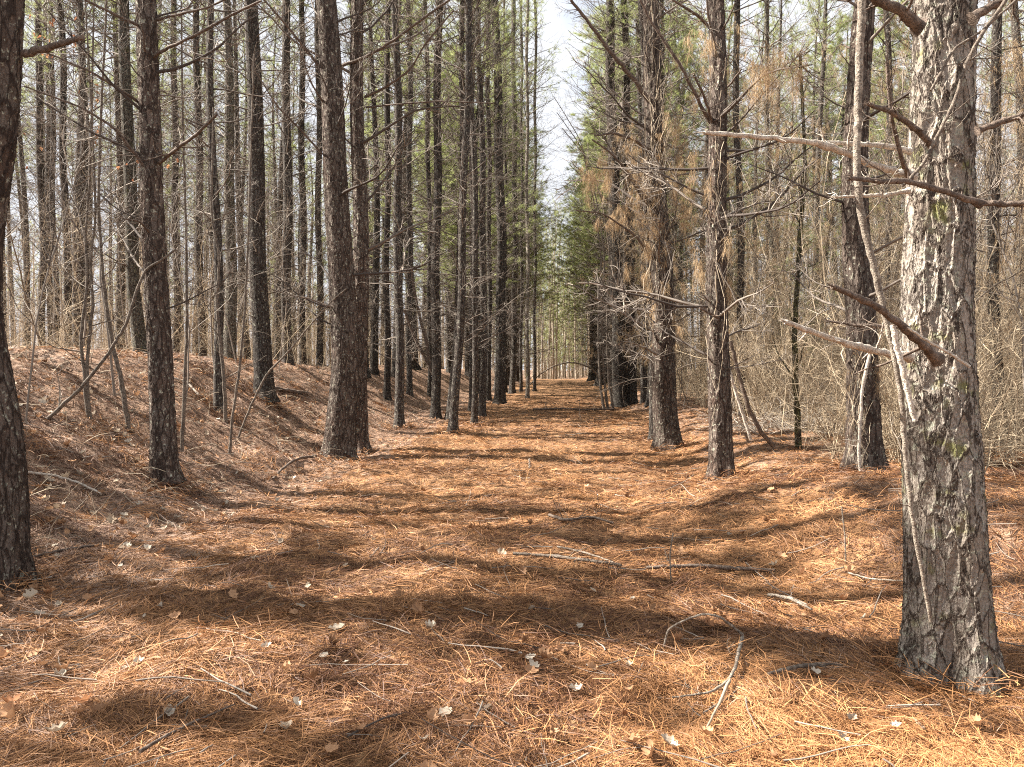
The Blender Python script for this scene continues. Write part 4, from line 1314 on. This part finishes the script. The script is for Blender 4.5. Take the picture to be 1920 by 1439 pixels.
# leaning poles
sap("leaning_pole", "long bare pole propped slantwise from the bank up towards the bank foot pine", "pole", [(42, 828), (90, 786), (150, 730), (200, 668), (236, 610), (256, 545), (272, 505), (300, 490), (330, 468)], (8, 4), M_POLE, d=8.6, twigs=8, tl=0.6)
sap("leaning_pole", "dark dead pole leaning against the stout lone dark pine", "pole", [(812, 702), (795, 668), (776, 630), (757, 580)], (7, 5), M_WOODDARK, d=22, twigs=0)
sap("leaning_pole", "dark forked pole leaning behind the slim pine and the stout lone one", "pole", [(805, 690), (800, 640), (786, 590), (776, 540), (772, 500)], (7, 4), M_WOODDARK, d=24.5, twigs=3)
sap("leaning_pole", "short dark pole slanting in the brush behind the upright plated pine", "pole", [(1452, 838), (1430, 815), (1405, 770), (1385, 700), (1370, 640)], (9, 7), M_WOODDARK, d=12, twigs=0)
sap("leaning_pole", "pale thin pole slanting beside the upright plated pine's foot", "pole", [(1408, 825), (1390, 770), (1372, 710), (1366, 690)], (6, 5), M_WOODLIGHT, d=11.6, twigs=0)
# dead sapling snapped and hung up in front of the big pine
sap("dead_sapling", "dead lichened sapling hung up slanting in front of the big lichened pine", "dead tree",
    [(1745, 1166), (1730, 1080), (1712, 980), (1700, 880), (1692, 760), (1678, 670), (1660, 590), (1638, 500), (1614, 400), (1606, 320), (1608, 240), (1612, 120), (1618, -30)], (6, 8, 9, 10, 12, 13, 14, 14, 15), M_STICK, d=3.35, twigs=7, tl=0.35, k=12)
sap("dead_branch", "smooth forked dead branch hooked beside the hung up sapling", "branch", [(1716, 790), (1704, 740), (1694, 700), (1682, 650), (1674, 610)], (10, 12), M_WOODLIGHT, d=3.3, twigs=0)
sap("dead_branch", "thin pale stick lying across the big pine's trunk", "branch", [(1818, 688), (1780, 662), (1740, 640), (1690, 608)], (6, 5), M_WOODLIGHT, d=3.3, twigs=0)
sap("vine", "long pale vine trailing diagonally up across the big lichened pine", "vine", [(1690, 350), (1730, 310), (1760, 250), (1790, 190), (1815, 110), (1850, 50), (1880, 10), (1900, -30)], (6, 8), M_POLE, d=3.45, twigs=6, tl=0.3)
sap("vine", "thin vine crossing just above the long pale one", "vine", [(1745, 170), (1790, 90), (1840, 60), (1900, 5), (1950, -40)], (5, 4), M_POLE, d=3.5, twigs=4, tl=0.3)
sap("vine", "short pale vine dangling down the sturdy brush pine", "vine", [(1632, 660), (1618, 720), (1612, 800), (1610, 860), (1616, 912)], (7, 5), M_WOODLIGHT, d=8.3, twigs=2, tl=0.2)
# broken branches whose butts lie on the ground
def lying(label, pts, wpx, m, lift=0.045, twigs=0, tl=0.2, name="fallen_branch", arch=None):
    P = []; R = []
    n = len(pts)
    ww = np.interp(np.linspace(0, 1, n), np.linspace(0, 1, len(wpx)), wpx)
    dl = None
    for i, p in enumerate(pts):
        if arch and i in arch:
            q = at(p[0], p[1], dl)
        else:
            q = hit(*p); dl = q[1]
            q = q + np.array([0, 0, lift])
        P.append(q); R.append(ww[i] / 2 * q[1] / F)
    P = np.array(P); org = P[0].copy()
    o = link(name, stick_mesh(name, P - org, R, m, twigs=twigs, tl=tl)); o.location = org
    tag(o, label, "branch")
    return o


lying("bent twig arched like a hoop out of the needles", [(1245, 1228), (1252, 1180), (1290, 1160), (1320, 1151), (1350, 1156), (1392, 1206)], (4, 4, 4, 6), M_STICK, arch=(1, 2, 3, 4))
lying("forked brown stick lying below the hooped twig", [(1392, 1210), (1378, 1270), (1366, 1295), (1330, 1318), (1260, 1326)], (7, 6, 3), M_STICK, twigs=3)
lying("short grey stick branching off the forked one", [(1368, 1292), (1350, 1335), (1325, 1385)], (7, 4), M_TWIG_TAN)
lying("long thin brown branch lying across the middle of the path", [(962, 1049), (1040, 1055), (1100, 1062), (1165, 1072)], (6, 6), M_POLE, twigs=5, tl=0.25)
lying("dark straight branch lying end to end with the thin brown one", [(1212, 1076), (1300, 1072), (1380, 1078), (1452, 1081)], (6, 9, 6), M_WOODDARK, twigs=4, tl=0.2)
lying("pale twig resting over the thin brown branch", [(1045, 1036), (1100, 1048), (1150, 1066)], (4, 3), M_STICK)
lying("bleached curved stick lying near the hooped twig", [(1440, 1128), (1480, 1134), (1522, 1156)], (6, 7, 4), M_STICK)
lying("thin dark twig pointing at the bottom edge of the path", [(262, 1432), (310, 1402), (360, 1376), (440, 1340)], (8, 6, 3), M_WOODDARK)
lying("dark stick beside the foot of the thick edge pine", [(36, 1064), (80, 1050), (130, 1040), (190, 1032)], (6, 5), M_WOODDARK, twigs=3)
lying("short dark stick lying under the bulky rugged pine's foot", [(512, 905), (530, 884), (556, 866), (592, 860)], (5, 5), M_WOODDARK)
lying("flat brown bark strip lying beside the big lichened pine", [(1440, 1282), (1490, 1268), (1560, 1260), (1580, 1264)], (6, 9, 4), M_POLE)
lying("dark log lying across the slope below the bank's crest", [(505, 730), (540, 737), (575, 742)], (8, 8), M_WOODDARK, name="fallen_log")
lying("pale thin stick lying near the big pine on the sunlit straw", [(1590, 1086), (1630, 1098), (1690, 1102)], (4, 3), M_STICK)
lying("pale forked twig arched on the shaded bank", [(52, 895), (100, 900), (150, 915), (190, 935)], (5, 4), M_WOODLIGHT, twigs=4)
lying("tangle ended dark branch on the path beyond the thin brown one", [(1030, 975), (1060, 985), (1110, 978), (1150, 990)], (6, 4), M_WOODDARK, twigs=7, tl=0.35)
lying("dark branch lying across the far path", [(1000, 771), (1050, 769), (1100, 771), (1150, 770)], (4, 3), M_WOODDARK, twigs=4, tl=0.4)
lying("straight pale stick slanting on the bank below the crest", [(372, 745), (350, 722), (318, 712), (280, 706)], (4, 3), M_WOODLIGHT, twigs=3)
lying("brown stick pointing down at the sunny end of the bank", [(1850, 1330), (1780, 1332), (1700, 1336)], (5, 6), M_TWIG_TAN) if False else None
# stray upright stems on the path's edge
for lb, pts in (("thin pale dead stalk standing in the straw near the low ridge", [(1586, 1060), (1584, 1000), (1578, 950)]), ("short thin stalk among twigs at mid path", [(1258, 1090), (1256, 1040), (1262, 1000)]),
                ("tiny pale peg upright in the middle of the path", [(993, 877), (993, 860)])):
    b = hit(*pts[0])
    P = np.array([at(p[0], p[1], b[1]) for p in pts])
    o = link("dead_stalk", stick_mesh("dead_stalk", P - P[0], [0.005 if len(pts) > 2 else 0.014] * len(pts), M_STICK if len(pts) > 2 else M_WOODLIGHT, twigs=0 if len(pts) == 2 else 3, tl=0.12)); o.location = P[0]
    tag(o, lb, "stalk")

# sapling that kept its orange leaves, up beside the thick edge pine
mb, P2, P3 = sapling_meshes(901, 6.5, 1, M_TWIG, lean=0.05, r0=0.02, sec=24, ter=5)
b = at(215, 760, 10.5)
root = bpy.data.objects.new("oak_sapling", None); COL.objects.link(root)
root.location = (b[0], b[1], hz(b[0], b[1]))
tag(root, "slender oak sapling still holding orange dead leaves above the bank", "sapling")
link("trunk", mb.mesh("trunk", M_TWIG), root)
lb_ = MB()
ends = P2[:, 3:].reshape(-1, 3); ends = ends[(ends[:, 2] > 2.9)]
ends = ends[RNG.permutation(len(ends))[:300]]
for e in ends:
    v, q = leaf_verts(0.068 * RNG.uniform(0.6, 1.2), RNG.uniform(-0.3, 1.0), RNG)
    R = Matrix.Rotation(RNG.uniform(0, 6.28), 3, 'Z') @ Matrix.Rotation(RNG.uniform(0.4, 1.5), 3, 'Y')
    v = v @ np.array(R).T + e
    lb_.add(v, q, None, np.full(len(v), RNG.random()))
link("foliage", lb_.mesh("foliage", M_LEAF_ORANGE), root)

# ------------------------------------------------------------------ single fallen leaves one can point at
LV = [(530, 1022, 'p'), (477, 1057, 'p'), (505, 1110, 'p'), (577, 1107, 'p'), (525, 1144, 'w'), (562, 1146, 'y'), (647, 1070, 'p'), (305, 1147, 'w'), (272, 1165, 'w'), (500, 1222, 'w'), (647, 1252, 'w'),
      (607, 1242, 'w'), (262, 1252, 'w'), (107, 1280, 'y'), (232, 1267, 'w'), (317, 1347, 'y'), (537, 1380, 'p'), (837, 1350, 'y'), (805, 1187, 'w'), (555, 1335, 'w'), (105, 1385, 'p'), (795, 1400, 'w'),
      (942, 1042, 'p'), (630, 1190, 'y'), (910, 1342, 'y'), (997, 1150, 'w'), (1087, 1184, 'w'), (1185, 1132, 'w'), (1177, 1260, 'w'), (1082, 1305, 'w'), (995, 1242, 'w'), (1002, 1258, 'y'),
      (1527, 1270, 'w'), (1620, 1167, 'w'), (1680, 1372, 'w'), (1722, 1372, 'w'), (1580, 1397, 'w'), (1255, 1410, 'y'), (1597, 1360, 'p'), (1365, 1010, 'w'), (1452, 1067, 'p'), (1112, 1115, 'p'),
      (1330, 1180, 'o'), (1880, 1267, 'o'), (365, 1050, 'p'), (20, 1330, 'o'), (155, 1330, 'o'), (700, 1020, 'p'), (870, 1290, 'o')]  # first pale tan leaf here stands in for a lit patch of ground
MARK = [("hooped twig", 1320, 1180), ("big lichened pine", 1780, 1270), ("thick edge pine's foot", 10, 1100), ("thin brown path branch", 1060, 1060), ("dark straight path branch", 1340, 1076), ("bottom edge twig", 350, 1385),
        ("forked brown stick", 1350, 1300), ("bleached curved stick", 1480, 1140), ("flat bark strip", 1500, 1268)]
tone = {'p': ("pale tan", M_LEAF_PALE), 'w': ("whitish", M_LEAF_PALE), 'y': ("yellowish cream", M_LEAF_PALE), 'o': ("orange brown", M_LEAF_ORANGE)}
for i, (x_, y_, c) in enumerate(LV):
    b = hit(x_, y_)
    v, q = leaf_verts(0.10 * RNG.uniform(0.6, 1.05) * (0.68 if c == 'w' else 0.95), RNG.uniform(0.3, 1.2), RNG)
    mb = MB(); mb.add(v, q, None, np.full(len(v), {'w': 0.9, 'p': 0.3, 'y': 0.55, 'o': 0.6}[c]))
    o = link("fallen_leaf", mb.mesh("fallen_leaf", tone[c][1]))
    o.location = (b[0], b[1], b[2] + 0.028)
    o.rotation_euler = (RNG.normal(0, 0.35) + 0.25, RNG.normal(0, 0.3), RNG.uniform(0, 6.28))
    mk = sorted(MARK, key=lambda m_: math.hypot(m_[1] - x_, m_[2] - y_))[0]
    dist = math.hypot(mk[1] - x_, mk[2] - y_)
    near = "close to" if dist < 130 else ("off" if dist < 300 else "far from")
    vert = "below" if y_ > mk[2] + 40 else ("above" if y_ < mk[2] - 40 else "level with")
    tag(o, f"{tone[c][0]} oak leaf {near} and {vert} the {mk[0]}", "leaf", "pale leaves fallen on the straw")

# ------------------------------------------------------------------ look-alikes that share a label: count them back from the viewpoint
ORDW = ["first", "second", "third", "fourth", "fifth", "sixth", "seventh", "eighth", "ninth", "tenth", "eleventh", "twelfth", "thirteenth", "fourteenth", "fifteenth", "sixteenth", "seventeenth", "eighteenth", "nineteenth", "twentieth"]
byl = {}
for o_ in COL.objects:
    if o_.parent is None and o_.get("group") and o_.get("label") and "beside the viewpoint" not in o_["label"]:
        byl.setdefault(o_["label"], []).append(o_)
for l_, os_ in byl.items():
    if 1 < len(os_) <= 20:
        os_.sort(key=lambda o_: o_.location.y)
        for i, o_ in enumerate(os_): o_["label"] = ORDW[i] + " " + l_
